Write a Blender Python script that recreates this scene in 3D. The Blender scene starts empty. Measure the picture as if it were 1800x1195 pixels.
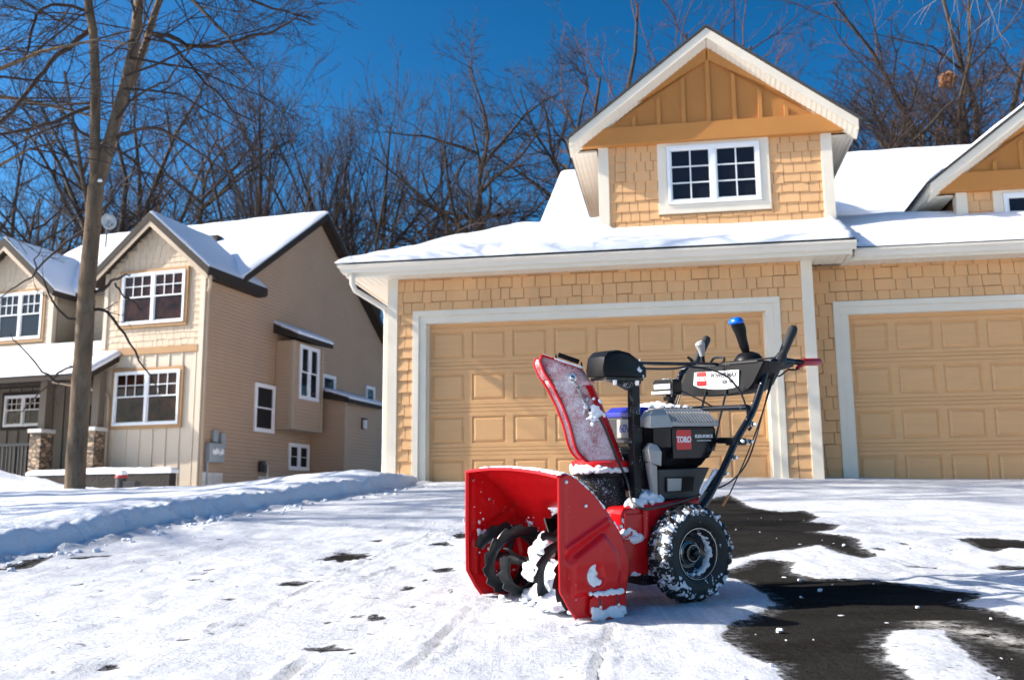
import bpy, math, random
import numpy as np
from mathutils import Vector, Matrix, noise
R = math.radians
SC = bpy.context.scene
COL = SC.collection
rnd = random.Random(7)

# ------------------------------------------------------------------ helpers
class MB:
    """collects faces and links them as one mesh object"""
    def __init__(s):
        s.v = []; s.f = []; s.m = []; s.cur = 0
    def add(s, vs, fs):
        o = len(s.v); s.v.extend([tuple(map(float, p)) for p in vs])
        for f in fs:
            s.f.append(tuple(o + i for i in f)); s.m.append(s.cur)
    def quad(s, a, b, c, d): s.add([a, b, c, d], [(0, 1, 2, 3)])
    def tri(s, a, b, c): s.add([a, b, c], [(0, 1, 2)])
    def box(s, x0, x1, y0, y1, z0, z1):
        s.add([(x0,y0,z0),(x1,y0,z0),(x1,y1,z0),(x0,y1,z0),(x0,y0,z1),(x1,y0,z1),(x1,y1,z1),(x0,y1,z1)],
              [(0,3,2,1),(4,5,6,7),(0,1,5,4),(1,2,6,5),(2,3,7,6),(3,0,4,7)])
    def prism(s, pts, a, b, axis='x'):
        """polygon extruded from a to b along an axis; pts are the other two coordinates in order"""
        def mk(p, t):
            if axis == 'x': return (t, p[0], p[1])
            if axis == 'y': return (p[0], t, p[1])
            return (p[0], p[1], t)
        n = len(pts)
        s.add([mk(p, a) for p in pts] + [mk(p, b) for p in pts],
              [tuple(range(n))[::-1], tuple(range(n, 2*n))] + [(i, (i+1) % n, n+(i+1) % n, n+i) for i in range(n)])
    def tube(s, pts, rad, n=8, cap=True):
        pts = [Vector(p) for p in pts]; m = len(pts)
        if not hasattr(rad, '__len__'): rad = [rad]*m
        ref = None; rings = []
        for i, p in enumerate(pts):
            t = (pts[min(i+1, m-1)] - pts[max(i-1, 0)])
            t = t.normalized() if t.length > 1e-9 else Vector((0,0,1))
            if ref is None:
                ref = t.orthogonal().normalized()
            else:
                ref = ref - t*ref.dot(t)
                ref = ref.normalized() if ref.length > 1e-6 else t.orthogonal().normalized()
            b = t.cross(ref)
            rings.append([p + (ref*math.cos(2*math.pi*k/n) + b*math.sin(2*math.pi*k/n))*rad[i] for k in range(n)])
        fs = []
        for i in range(m-1):
            for k in range(n):
                fs.append((i*n+k, i*n+(k+1) % n, (i+1)*n+(k+1) % n, (i+1)*n+k))
        if cap: fs += [tuple(range(n))[::-1], tuple((m-1)*n+k for k in range(n))]
        s.add([q for r in rings for q in r], fs)
    def lathe(s, prof, centre, axis='z', n=32, a0=0, a1=2*math.pi):
        """prof: list of (radius, height along axis)"""
        full = abs(a1-a0-2*math.pi) < 1e-6; k = n if full else n+1
        vs = []
        for r, h in prof:
            for i in range(k):
                a = a0+(a1-a0)*i/n; c, d = r*math.cos(a), r*math.sin(a)
                q = {'z': (c, d, h), 'x': (h, c, d), 'y': (d, h, c)}[axis]
                vs.append((centre[0]+q[0], centre[1]+q[1], centre[2]+q[2]))
        fs = []
        for j in range(len(prof)-1):
            for i in range(n):
                i2 = (i+1) % k
                fs.append((j*k+i, j*k+i2, (j+1)*k+i2, (j+1)*k+i))
        s.add(vs, fs)
    def loft(s, rings, close=True, cap=True):
        n = len(rings[0]); fs = []
        for j in range(len(rings)-1):
            for i in range(n if close else n-1):
                i2 = (i+1) % n
                fs.append((j*n+i, j*n+i2, (j+1)*n+i2, (j+1)*n+i))
        if cap: fs += [tuple(range(n))[::-1], tuple((len(rings)-1)*n+i for i in range(n))]
        s.add([p for r in rings for p in r], fs)
    def grid(s, P):
        """P[j][i] points"""
        n = len(P[0])
        s.add([p for r in P for p in r], [(j*n+i, j*n+i+1, (j+1)*n+i+1, (j+1)*n+i) for j in range(len(P)-1) for i in range(n-1)])
    def ball(s, c, r, n=10, m=7, rough=0.0, sq=(1,1,1)):
        vs = []; fs = []
        for j in range(m+1):
            th = math.pi*j/m
            for i in range(n):
                a = 2*math.pi*i/n
                d = Vector((math.sin(th)*math.cos(a), math.sin(th)*math.sin(a), math.cos(th)))
                k = r*(1+rough*noise.noise(d*1.7+Vector(c)*9))
                vs.append((c[0]+d.x*k*sq[0], c[1]+d.y*k*sq[1], c[2]+d.z*k*sq[2]))
        for j in range(m):
            for i in range(n):
                fs.append((j*n+i, j*n+(i+1) % n, (j+1)*n+(i+1) % n, (j+1)*n+i))
        s.add(vs, fs)
    def build(s, name, mat, parent=None, smooth=False, bevel=0, seg=2, recalc=True, solid=0, angle=40, subsurf=0, vox=.0036):
        me = bpy.data.meshes.new(name); me.from_pydata(s.v, [], s.f)
        mats = mat if isinstance(mat, (list, tuple)) else [mat]
        for m_ in mats: me.materials.append(m_)
        if len(mats) > 1: me.polygons.foreach_set('material_index', s.m)
        if recalc:
            import bmesh
            bm = bmesh.new(); bm.from_mesh(me)
            bmesh.ops.recalc_face_normals(bm, faces=bm.faces); bm.to_mesh(me); bm.free()
        o = bpy.data.objects.new(name, me); COL.objects.link(o)
        if parent: o.parent = parent
        if solid:
            m_ = o.modifiers.new('t', 'SOLIDIFY'); m_.thickness = solid; m_.offset = 0
        if bevel:
            m_ = o.modifiers.new('b', 'BEVEL'); m_.width = bevel; m_.segments = seg; m_.limit_method = 'ANGLE'; m_.angle_limit = R(35)
            m_.harden_normals = False
        if name == 'snow_clump' or name == 'snow_cap' and mat is M.get('stuck_snow'):
            m_ = o.modifiers.new('r', 'REMESH'); m_.mode = 'VOXEL'; m_.voxel_size = vox; m_.use_smooth_shade = True
            m_ = o.modifiers.new('q', 'SMOOTH'); m_.iterations = 2; m_.factor = .5
        if subsurf:
            m_ = o.modifiers.new('s', 'SUBSURF'); m_.levels = subsurf; m_.render_levels = subsurf
        if smooth:
            me.polygons.foreach_set('use_smooth', [True]*len(me.polygons))
            if angle < 180:
                try: me.set_sharp_from_angle(angle=R(angle))
                except Exception: pass
        me.update()
        return o

def empty(name, loc=(0,0,0), rz=0, label=None, cat=None, group=None, mat=None):
    o = bpy.data.objects.new(name, None); COL.objects.link(o)
    if mat is not None: o.matrix_world = mat
    else: o.location = loc; o.rotation_euler = (0,0,rz)
    o.empty_display_size = .2
    tag(o, label, cat, group); return o
def tag(o, label=None, cat=None, group=None, kind=None):
    if label: o['label'] = label
    if cat: o['category'] = cat
    if group: o['group'] = group
    if kind: o['kind'] = kind
    return o
def interp(tab, x):
    if x <= tab[0][0]: return tab[0][1]
    for (a, b), (c, d) in zip(tab, tab[1:]):
        if x <= c: return b+(d-b)*(x-a)/(c-a)
    return tab[-1][1]
def sstep(a, b, x):
    t = max(0, min(1, (x-a)/(b-a))); return t*t*(3-2*t)
def fbm(x, y, z=0, o=4):
    return noise.fractal(Vector((x, y, z)), 1.0, 2.0, o)

# ------------------------------------------------------------------ materials
class NT:
    def __init__(s, m):
        m.use_nodes = True; s.t = m.node_tree; s.b = s.t.nodes['Principled BSDF']; s.m = m
    def n(s, kind, **kw):
        x = s.t.nodes.new(kind)
        for k, v in kw.items():
            if k in x.inputs: x.inputs[k].default_value = v
            else: setattr(x, k, v)
        return x
    def l(s, a, b): s.t.links.new(a, b)
    def noise(s, scale, detail=4, rough=.55, dist=0, coord='Object', sc=None):
        c = s.n('ShaderNodeTexCoord'); src = c.outputs[coord]
        if sc:
            mp = s.n('ShaderNodeMapping'); mp.inputs['Scale'].default_value = sc; s.l(src, mp.inputs['Vector']); src = mp.outputs[0]
        x = s.n('ShaderNodeTexNoise'); x.inputs['Scale'].default_value = scale; x.inputs['Detail'].default_value = detail
        x.inputs['Roughness'].default_value = rough; x.inputs['Distortion'].default_value = dist
        s.l(src, x.inputs['Vector']); return x.outputs[0]
    def ramp(s, src, a, b, ca=(0,0,0,1), cb=(1,1,1,1)):
        r = s.n('ShaderNodeValToRGB'); e = r.color_ramp.elements
        e[0].position = a; e[1].position = b; e[0].color = ca; e[1].color = cb
        s.l(src, r.inputs[0]); return r.outputs[0]
    def mix(s, fac, a, b, mode='MIX'):
        x = s.n('ShaderNodeMix', data_type='RGBA', blend_type=mode)
        for i, v in ((0, fac), (6, a), (7, b)):
            if isinstance(v, (int, float)): x.inputs[i].default_value = v
            elif isinstance(v, (tuple, list)): x.inputs[i].default_value = tuple(v)+((1,) if len(v) == 3 else ())
            else: s.l(v, x.inputs[i])
        return x.outputs[2]
    def math(s, op, a, b=0, c=0, clamp=False):
        x = s.n('ShaderNodeMath', operation=op, use_clamp=clamp)
        for i, v in enumerate((a, b, c)):
            if isinstance(v, (int, float)): x.inputs[i].default_value = v
            else: s.l(v, x.inputs[i])
        return x.outputs[0]
    def bump(s, h, strength=.3, dist=.01, prev=None):
        b = s.n('ShaderNodeBump'); b.inputs['Strength'].default_value = strength; b.inputs['Distance'].default_value = dist
        s.l(h, b.inputs['Height'])
        if prev is not None: s.l(prev, b.inputs['Normal'])
        return b.outputs[0]
    def set(s, **kw):
        for k, v in kw.items():
            k = k.replace('_', ' ')
            if isinstance(v, (int, float)): s.b.inputs[k].default_value = v
            elif isinstance(v, tuple): s.b.inputs[k].default_value = v+((1,) if len(v) == 3 else ())
            else: s.l(v, s.b.inputs[k])
        return s.m
def newmat(name): return NT(bpy.data.materials.new(name))

def paint(name, col, rough=.5, var=.08, scale=3, bump=0, bscale=40, coat=0, spec=.5, sc=None, metal=0):
    n = newmat(name); a = tuple(c*(1-var) for c in col); b = tuple(min(1, c*(1+var)) for c in col)
    c = n.ramp(n.noise(scale, 5, .6, sc=sc), .3, .7, a+(1,), b+(1,))
    n.set(Base_Color=c, Roughness=rough, Metallic=metal, Coat_Weight=coat, Specular_IOR_Level=spec)
    if bump: n.set(Normal=n.bump(n.noise(bscale, 4, .6, sc=sc), bump, .004))
    return n.m
def snow_speckled(name, col, rough, amount, scale=60, coat=0, big=6, white=(.82,.85,.9), metal=0, spec=.5):
    """a paint or plastic with snow grains stuck to it"""
    n = newmat(name)
    f = n.noise(scale, 3, .7); g = n.noise(big, 3, .6)
    s = n.math('ADD', n.math('MULTIPLY', f, .55), n.math('MULTIPLY', g, .45))
    k = n.ramp(s, .62-amount, .66-amount)
    n.set(Base_Color=n.mix(k, col, white), Roughness=n.mix(k, (rough,)*3, (.8,)*3), Coat_Weight=n.math('MULTIPLY', n.math('SUBTRACT', 1, k), coat) if coat else 0.0,
          Metallic=metal, Specular_IOR_Level=spec, Normal=n.bump(k, .5, .003))
    return n.m
M = {}
def snow_mat(name, sc=1.0, col=(.85,.88,.93), strength=.35):
    n = newmat(name)
    b1 = n.bump(n.noise(9*sc, 6, .65), strength, .03)
    b2 = n.bump(n.noise(70*sc, 4, .7), strength, .006, b1)
    c = n.ramp(n.noise(2.2*sc, 4, .6), .3, .7, tuple(x*.97 for x in col)+(1,), col+(1,))
    n.set(Base_Color=c, Roughness=.7, Normal=b2, Specular_IOR_Level=.3)
    return n.m
M['snow'] = snow_mat('snow', 1.0, (.74,.77,.82), .8)
M['roof_snow'] = snow_mat('roof_snow', .5, (.76,.79,.84), .3)
M['stuck_snow'] = snow_mat('stuck_snow', 4, (.84,.87,.92), .4)
M['shingle'] = paint('tan_shingle', (.70,.40,.185), .75, .10, 2.5, .35, 60, sc=(1,1,.12))
M['shingle2'] = paint('cream_shingle', (.55,.445,.325), .75, .10, 2.5, .35, 60, sc=(1,1,.12))
M['backing'] = paint('wall_backing', (.20,.11,.045), .9)
M['backing2'] = paint('wall_backing_cream', (.30,.26,.2), .9)
M['trim'] = paint('cream_trim', (.76,.68,.55), .55, .05, 2, .12, 60)
M['soffit'] = paint('white_soffit', (.78,.72,.60), .5, .04, 2)
M['gutter'] = paint('cream_gutter', (.76,.69,.58), .35, .05, 1.5)
M['door'] = paint('tan_door', (.68,.375,.16), .5, .04, 1.2, .25, 14, sc=(1.5,1,18))
M['gable'] = paint('ochre_board', (.43,.175,.036), .65, .07, 1.5, .2, 30, sc=(1,1,.2))
M['gable_trim'] = paint('ochre_trim', (.47,.195,.042), .6, .06, 1.5, .2, 30)
M['vinyl'] = paint('white_vinyl', (.80,.81,.82), .35, .02, 2)
M['glass'] = newmat('window_glass').set(Base_Color=(.012,.013,.018), Roughness=.04, Specular_IOR_Level=.3)
M['glass_warm'] = paint('window_glass_warm', (.035,.014,.008), .05, .85, 2.2, spec=.2)
M['siding'] = paint('taupe_siding', (.43,.30,.20), .55, .05, .8)
M['brown'] = paint('dark_brown_trim', (.034,.026,.021), .6, .1, 2, spec=.15)
M['beige'] = paint('beige_trim', (.40,.31,.22), .55, .05, 2)
M['tanband'] = paint('tan_band', (.36,.205,.085), .6, .07, 2)
M['board'] = paint('board_and_batten', (.55,.465,.36), .6, .04, 1)
M['shadeboard'] = paint('board_painted_shade', (.15,.12,.09), .7, .06, 1)  # board tone darkened in its colour to carry the shade of the porch
M['roofing'] = paint('dark_roofing', (.05,.047,.045), .85, .25, 12, .4, 50)
M['concrete'] = paint('concrete', (.55,.54,.52), .85, .1, 4, .3, 60)
M['meter'] = paint('grey_meter', (.27,.30,.32), .4, .06, 3)
M['steel'] = paint('bright_steel', (.62,.63,.65), .28, .08, 20, metal=1)
M['lampglass'] = paint('frosted_lamp_glass', (.7,.72,.75), .3, .03)
M['darkmetal'] = paint('dark_metal', (.03,.03,.033), .45, .2, 8)
n = newmat('stone')
c = n.n('ShaderNodeTexCoord'); v = n.n('ShaderNodeTexVoronoi', feature='F1'); v.inputs['Scale'].default_value = 6.5
mp = n.n('ShaderNodeMapping'); mp.inputs['Scale'].default_value = (1,1,1.7); n.l(c.outputs['Object'], mp.inputs[0]); n.l(mp.outputs[0], v.inputs['Vector'])
e = n.n('ShaderNodeTexVoronoi', feature='DISTANCE_TO_EDGE'); e.inputs['Scale'].default_value = 6.5; n.l(mp.outputs[0], e.inputs['Vector'])
hs = n.n('ShaderNodeSeparateColor'); n.l(v.outputs['Color'], hs.inputs[0])
col = n.ramp(hs.outputs[0], .1, .9, (.11,.085,.06,1), (.46,.33,.22,1))
edge = n.ramp(e.outputs[0], .02, .09)
n.set(Base_Color=n.mix(edge, (.06,.05,.045), col), Roughness=.85, Normal=n.bump(edge, .9, .03)); M['stone'] = n.m
n = newmat('wall_block')
bt = n.n('ShaderNodeTexBrick'); c = n.n('ShaderNodeTexCoord'); mp = n.n('ShaderNodeMapping'); mp.inputs['Rotation'].default_value = (R(90),0,0)
n.l(c.outputs['Object'], mp.inputs[0]); n.l(mp.outputs[0], bt.inputs['Vector'])
for k, vv in (('Scale', 1.0), ('Brick Width', .36), ('Row Height', .125), ('Mortar Size', .008)): bt.inputs[k].default_value = vv
bt.inputs['Color1'].default_value = (.018,.015,.013,1); bt.inputs['Color2'].default_value = (.045,.035,.029,1); bt.inputs['Mortar'].default_value = (.03,.028,.026,1)
n.set(Base_Color=n.mix(n.noise(6, 5), bt.outputs[0], (.022,.018,.016)), Roughness=.9, Normal=n.bump(n.noise(14, 5), .8, .03)); M['block'] = n.m
def bark_mat(name, a, b, scale=9):
    n = newmat(name)
    f = n.noise(scale, 6, .65, .4, sc=(1,1,.25))
    g = n.noise(1.3, 3, .6)
    c = n.ramp(f, .3, .72, a+(1,), b+(1,))
    c = n.mix(n.ramp(g, .5, .7), c, tuple(x*y for x, y in zip(b, (.85,.76,.62))))
    c = n.mix(n.ramp(n.noise(26, 5, .7, .3, sc=(1,1,.5)), .62, .70), c, tuple(x*.35 for x in a))
    n.set(Base_Color=c, Roughness=.9, Normal=n.bump(n.noise(38, 6, .7, .2, sc=(1,1,.35)), .6, .012, n.bump(f, .7, .03)), Specular_IOR_Level=.15); return n.m
M['bark'] = bark_mat('smooth_grey_bark', (.07,.05,.034), (.22,.165,.115))
M['bark_far'] = bark_mat('brown_bark', (.03,.025,.021), (.10,.078,.06), 5)
M['twig'] = paint('brown_twig', (.048,.034,.029), .8, .3, .6, spec=.2)
M['twig_red'] = paint('reddish_twig', (.09,.048,.04), .75, .3, .6, spec=.2)
M['twig_pale'] = paint('pale_twig', (.26,.21,.17), .7, .2, .6, spec=.2)
M['leaf_nest'] = paint('dry_leaves', (.20,.085,.035), .9, .4, 6)
SUN_E=4.6; SKY_E=.135; SKY_SAT=1.14; SKY_HUE=.486; EXPO=.88; SKY_GAM=1.75; SKY_DUST=2.0
BANK_EDGE=[(-3.75,-6.0),(-3.45,2.0),(-3.1,4.2),(-2.96,5.1),(-2.90,5.65),(-2.824,5.936),(-2.75,6.247),(-2.70,6.7),(-2.66,7.521),(-2.52,8.337),(-2.29,9.082),(-2.07,10.074),(-1.862,10.733),(-1.613,11.593),(-1.38,12.735),(-1.25,14.6)]
BARE_POLYS=[[(1.885, 9.874), (2.339, 10.696), (2.228, 9.601), (2.161, 8.967), (2.277, 8.454), (2.518, 8.611), (2.463, 7.937), (2.249, 7.56), (2.414, 7.318), (2.227, 6.917), (2.05, 6.815), (2.192, 6.549), (2.195, 6.344), (2.06, 5.896), (2.013, 5.503), (1.888, 5.391), (1.828, 5.641), (1.851, 6.055), (1.611, 5.814), (1.408, 5.668), (1.215, 5.432), (1.025, 5.515), (0.955, 6.057), (1.454, 8.533)], [(0.923, 4.839), (1.153, 5.123), (1.306, 5.426), (1.406, 5.42), (1.473, 5.256), (1.373, 4.948), (1.415, 4.721), (1.585, 4.695), (1.695, 4.654), (1.785, 4.531), (1.883, 4.367), (1.986, 4.273), (1.904, 4.135), (1.8, 4.046), (1.813, 3.944), (1.862, 3.834), (1.857, 3.688), (1.945, 3.481), (1.542, 2.636), (1.017, 2.324), (0.648, 2.375), (0.732, 2.772), (0.745, 2.895), (0.776, 3.051), (0.734, 3.088), (0.711, 3.236), (0.705, 3.435), (0.753, 3.597), (0.831, 3.73), (0.921, 3.839), (1.039, 4.042), (1.056, 4.259), (1.053, 4.471), (1.044, 4.688)], [(2.804, 6.333), (3.045, 6.383), (3.173, 6.21), (3.445, 6.19), (3.191, 5.631), (2.935, 5.755), (2.854, 5.787), (2.701, 5.611), (2.694, 5.798)], [(2.354, 5.034), (2.501, 5.088), (2.574, 5.062), (2.852, 5.046), (2.74, 4.853), (2.483, 4.887), (2.394, 4.931)], [(-2.904, 5.205), (-2.706, 5.278), (-2.746, 5.599), (-2.643, 5.767), (-2.585, 5.494), (-2.552, 5.27), (-2.671, 5.213), (-2.717, 4.977)], [(-2.546, 5.635), (-2.464, 5.756), (-2.323, 5.851), (-2.309, 5.695), (-2.43, 5.604)]]
SNOW_POLYS=[[(1.219, 3.353), (1.323, 3.506), (1.419, 3.531), (1.491, 3.528), (1.457, 3.407), (1.393, 3.134), (1.358, 2.941), (1.324, 2.755), (1.18, 2.495), (1.072, 2.597), (1.109, 2.865), (1.139, 2.969), (1.128, 3.068), (1.184, 3.244)]]
BARE_SPOTS=[(-0.941, 5.612, 0.129, 0.2), (-1.022, 4.673, 0.075, 0.086), (-0.462, 6.244, 0.079, 0.078), (-0.356, 6.738, 0.058, 0.182), (-0.357, 5.104, 0.058, 0.103), (-0.417, 4.746, 0.021, 0.035), (-0.473, 4.514, 0.036, 0.048), (-0.276, 4.426, 0.017, 0.062), (-0.598, 4.265, 0.019, 0.042), (-0.403, 4.042, 0.023, 0.038), (-0.524, 3.82, 0.039, 0.056), (-0.597, 3.845, 0.02, 0.024), (-0.687, 3.749, 0.017, 0.033), (-0.57, 3.609, 0.021, 0.02), (-0.612, 3.291, 0.065, 0.038), (-0.474, 3.398, 0.015, 0.018), (-0.518, 3.223, 0.013, 0.016), (-0.711, 3.167, 0.016, 0.023), (-0.879, 6.432, 0.044, 0.05), (-0.68, 4.69, 0.018, 0.021), (-2.032, 4.69, 0.027, 0.034), (-1.855, 4.534, 0.016, 0.025), (-2.025, 5.78, 0.044, 0.053), (-1.558, 5.151, 0.036, 0.052), (-1.551, 5.01, 0.02, 0.059), (-1.524, 4.804, 0.033, 0.028), (-1.438, 4.781, 0.013, 0.036), (-1.123, 3.44, 0.026, 0.028), (-1.191, 4.25, 0.031, 0.028), (-1.508, 4.351, 0.01, 0.044), (-1.954, 6.643, 0.031, 0.042), (-0.926, 3.953, 0.018, 0.014), (2.366, 6.05, 0.034, 0.058), (2.131, 5.835, 0.032, 0.054), (2.033, 5.073, 0.039, 0.041), (2.109, 5.047, 0.022, 0.04), (-1.076, 5.083, 0.029, 0.03), (-1.528, 3.884, 0.02, 0.018), (-1.498, 4.064, 0.019, 0.015), (-1.394, 3.03, 0.015, 0.021), (-1.522, 3.048, 0.014, 0.021), (-1.211, 3.038, 0.034, 0.022), (-0.788, 2.977, 0.014, 0.014), (-1.731, 3.78, 0.011, 0.022), (-1.555, 3.181, 0.011, 0.016)]
TRACKS=[[(-0.96, 4.066), (-0.855, 4.973), (-0.719, 5.939), (-0.422, 7.207)], [(-0.301, 2.961), (-0.283, 3.176), (-0.214, 3.666), (-0.156, 4.031)], [(-0.658, 2.785), (-0.633, 3.15)], [(0.215, 2.759), (0.297, 3.361), (0.345, 3.593)], [(-1.074, 3.55), (-1.058, 3.7)], [(-0.294, 3.101), (-0.216, 3.379)], [(-0.713, 4.779), (-0.595, 5.159)]]

# ------------------------------------------------------------------ camera, sun, sky
CAMZ = .40
cam = bpy.data.cameras.new('camera'); co = bpy.data.objects.new('camera', cam); COL.objects.link(co)
cam.sensor_width = 36; cam.lens = 1720/1800*36; cam.clip_end = 2000; cam.clip_start = .05
pit = math.atan(.170); roll = .0079
w = Vector((0, math.cos(pit), math.sin(pit))); r0 = Vector((1,0,0)); u0 = r0.cross(w)
rr = r0*math.cos(roll)-u0*math.sin(roll); uu = u0*math.cos(roll)+r0*math.sin(roll)
co.matrix_world = Matrix(((rr.x, uu.x, -w.x, 0), (rr.y, uu.y, -w.y, 0), (rr.z, uu.z, -w.z, CAMZ), (0,0,0,1)))
cam.dof.use_dof = True; cam.dof.focus_distance = 3.95; cam.dof.aperture_fstop = 4.5
SC.camera = co
EL = R(33.3)
sd = bpy.data.lights.new('sun', 'SUN'); so = bpy.data.objects.new('sun', sd); COL.objects.link(so)
sd.energy = SUN_E; sd.angle = R(.53); sd.color = (1, .93, .82)
so.rotation_euler = Vector((math.cos(EL), math.cos(EL)*math.tan(R(1.9)), -math.sin(EL))).to_track_quat('-Z', 'Y').to_euler()
so.location = (-30, 0, 20)
wd = bpy.data.worlds.new('World'); SC.world = wd; wd.use_nodes = True
nt = wd.node_tree; bg = nt.nodes['Background']
sky = nt.nodes.new('ShaderNodeTexSky'); sky.sky_type = 'NISHITA'; sky.sun_disc = False
sky.sun_elevation = EL; sky.sun_rotation = R(-92); sky.altitude = 300; sky.air_density = 1.0; sky.dust_density = SKY_DUST; sky.ozone_density = 3.0
hs = nt.nodes.new('ShaderNodeHueSaturation'); hs.inputs['Saturation'].default_value = SKY_SAT; hs.inputs['Value'].default_value = 1.0; hs.inputs['Hue'].default_value = SKY_HUE
def vmul(src, k):
    m_ = nt.nodes.new('ShaderNodeVectorMath'); m_.operation = 'SCALE'; m_.inputs['Scale'].default_value = k; nt.links.new(src, m_.inputs[0]); return m_.outputs[0]
gm = nt.nodes.new('ShaderNodeGamma'); gm.inputs[1].default_value = SKY_GAM      # a polarised, deeper blue away from the sun
nt.links.new(vmul(sky.outputs[0], .15), gm.inputs[0]); nt.links.new(vmul(gm.outputs[0], 1/.15), hs.inputs['Color']); nt.links.new(hs.outputs[0], bg.inputs[0]); bg.inputs[1].default_value = SKY_E
SC.view_settings.view_transform = 'Standard'; SC.view_settings.look = 'None'; SC.view_settings.exposure = EXPO; SC.view_settings.gamma = 1
SC.render.engine = 'CYCLES'
SC.cycles.max_bounces = 6; SC.cycles.diffuse_bounces = 4; SC.cycles.glossy_bounces = 3; SC.cycles.transmission_bounces = 3
SC.cycles.use_denoising = True
try: SC.cycles.denoiser = 'OPENIMAGEDENOISE'
except Exception: pass

# ------------------------------------------------------------------ ground
def base_z(y):
    """the drive climbs towards the garage, then the land eases off"""
    if y < 13: z = .075*(max(y, -8)-4)
    else:
        t = y-13; z = .675 + (.075*t-.0135*t*t if t < 2 else .096+.021*(t-2))
        if y > 40: z = .675+.096+.021*25+(y-40)*.01
    return z
def edge_x(y): return interp([(b, a) for a, b in BANK_EDGE], y) + .035*fbm(y*1.1, 3.3) + .02*fbm(y*5, 8.1)
def pip(x, y, P):
    c = False; j = len(P)-1
    for i in range(len(P)):
        if (P[i][1] > y) != (P[j][1] > y) and x < (P[j][0]-P[i][0])*(y-P[i][1])/(P[j][1]-P[i][1])+P[i][0]: c = not c
        j = i
    return c
def np_poly_sd(X, Y, P):
    """signed distance, positive inside"""
    d = np.full(X.shape, 1e9); ins = np.zeros(X.shape, bool); n_ = len(P)
    for i in range(n_):
        ax, ay = P[i]; bx, by = P[(i+1) % n_]
        ex, ey = bx-ax, by-ay; L = ex*ex+ey*ey+1e-12
        t = np.clip(((X-ax)*ex+(Y-ay)*ey)/L, 0, 1)
        d = np.minimum(d, np.hypot(X-ax-t*ex, Y-ay-t*ey))
        c = ((ay > Y) != (by > Y)) & (X < ex*(Y-ay)/(by-ay+1e-12)+ax); ins ^= c
    return np.where(ins, d, -d)
def mesh_grid(name, X, Y, Z, mats, attrs=None):
    ny, nx = X.shape
    vs = np.stack([X, Y, Z], -1).reshape(-1, 3)
    idx = np.arange(ny*nx).reshape(ny, nx)
    fs = np.stack([idx[:-1,:-1], idx[:-1,1:], idx[1:,1:], idx[1:,:-1]], -1).reshape(-1, 4)
    me = bpy.data.meshes.new(name); me.from_pydata(vs.tolist(), [], fs.tolist())
    for m_ in mats: me.materials.append(m_)
    me.polygons.foreach_set('use_smooth', [True]*len(me.polygons))
    for k, a in (attrs or {}).items():
        at = me.attributes.new(k, 'FLOAT', 'POINT'); at.data.foreach_set('value', a.reshape(-1).astype(np.float32))
    o = bpy.data.objects.new(name, me); COL.objects.link(o); me.update(); return o

# the drive: asphalt under a scraped, patchy layer of packed snow
ys = np.concatenate([np.arange(-6, 2.3, .25), np.arange(2.3, 7.2, .022), np.arange(7.2, 15.0, .05)])
es = np.concatenate([np.arange(-.12, 6.3, .026), np.arange(6.3, 16, .3)])
EX = np.array([edge_x(y) for y in ys]); BZ = np.array([base_z(y) for y in ys])
DX = EX[:,None]+es[None,:]; DY = np.repeat(ys[:,None], len(es), 1)
bare = np.full(DX.shape, -1.0)
for P in BARE_POLYS: bare = np.maximum(bare, np_poly_sd(DX, DY, P))
for P in SNOW_POLYS: bare = np.minimum(bare, -np_poly_sd(DX, DY, P))
for cx_, cy_, rx_, ry_ in BARE_SPOTS:
    q = np.hypot((DX-cx_)/rx_, (DY-cy_)/ry_)
    q = q*(1+.34*np.sin(DX*47+cx_*31+1.7*np.sin(DY*29))*np.sin(DY*38+cy_*17)+.22*np.sin(DX*113+DY*31))
    bare = np.maximum(bare, (1-q)*min(rx_, ry_)*1.6)
bare = np.clip(bare, -.12, .12)
# thin snow in two strips of half-melted crust
thin = np.exp(-((DX-1.62-.42*(3.4-DY))/.10)**2)*((DY > 2.6) & (DY < 3.7))
near_b = np.exp(-(np.maximum(-bare, 0)/.035)**2)
groove = np.zeros(DX.shape); ridge = np.zeros(DX.shape)
for T in TRACKS:
    for (ax, ay), (bx, by) in zip(T, T[1:]):
        ex, ey = bx-ax, by-ay; L = ex*ex+ey*ey
        t = np.clip(((DX-ax)*ex+(DY-ay)*ey)/L, 0, 1); d = np.hypot(DX-ax-t*ex, DY-ay-t*ey)
        sgn = ((DX-ax)*ey-(DY-ay)*ex)
        groove = np.maximum(groove, np.exp(-(d/.011)**2)); ridge = np.maximum(ridge, np.exp(-((d-.024)/.010)**2))
nz = np.zeros(DX.shape); nl = np.zeros(DX.shape)
for j in range(DX.shape[0]):
    for i in range(DX.shape[1]):
        x_, y_ = DX[j,i], DY[j,i]
        if -3.8 < x_ < 4 and y_ < 8:
            nz[j,i] = noise.fractal(Vector((x_*7, y_*5, 0)), 1.0, 2.0, 4); nl[j,i] = noise.noise(Vector((x_*1.3, y_*2.2, 4)))
        else:
            nz[j,i] = noise.noise(Vector((x_*4, y_*4, 0))); nl[j,i] = noise.noise(Vector((x_*.9, y_*1.6, 4)))
snowc = 1/(1+np.exp(bare/.012))
DZ = BZ[:,None]+snowc*(.008+.009*nz+.010*nl-.016*groove+.010*ridge)
DZ += np.where(DY > 12.6, .05*np.clip((DY-12.6)/1.2, 0, 1)*np.exp(-((DX-3.6)/1.3)**2), 0)
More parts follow.
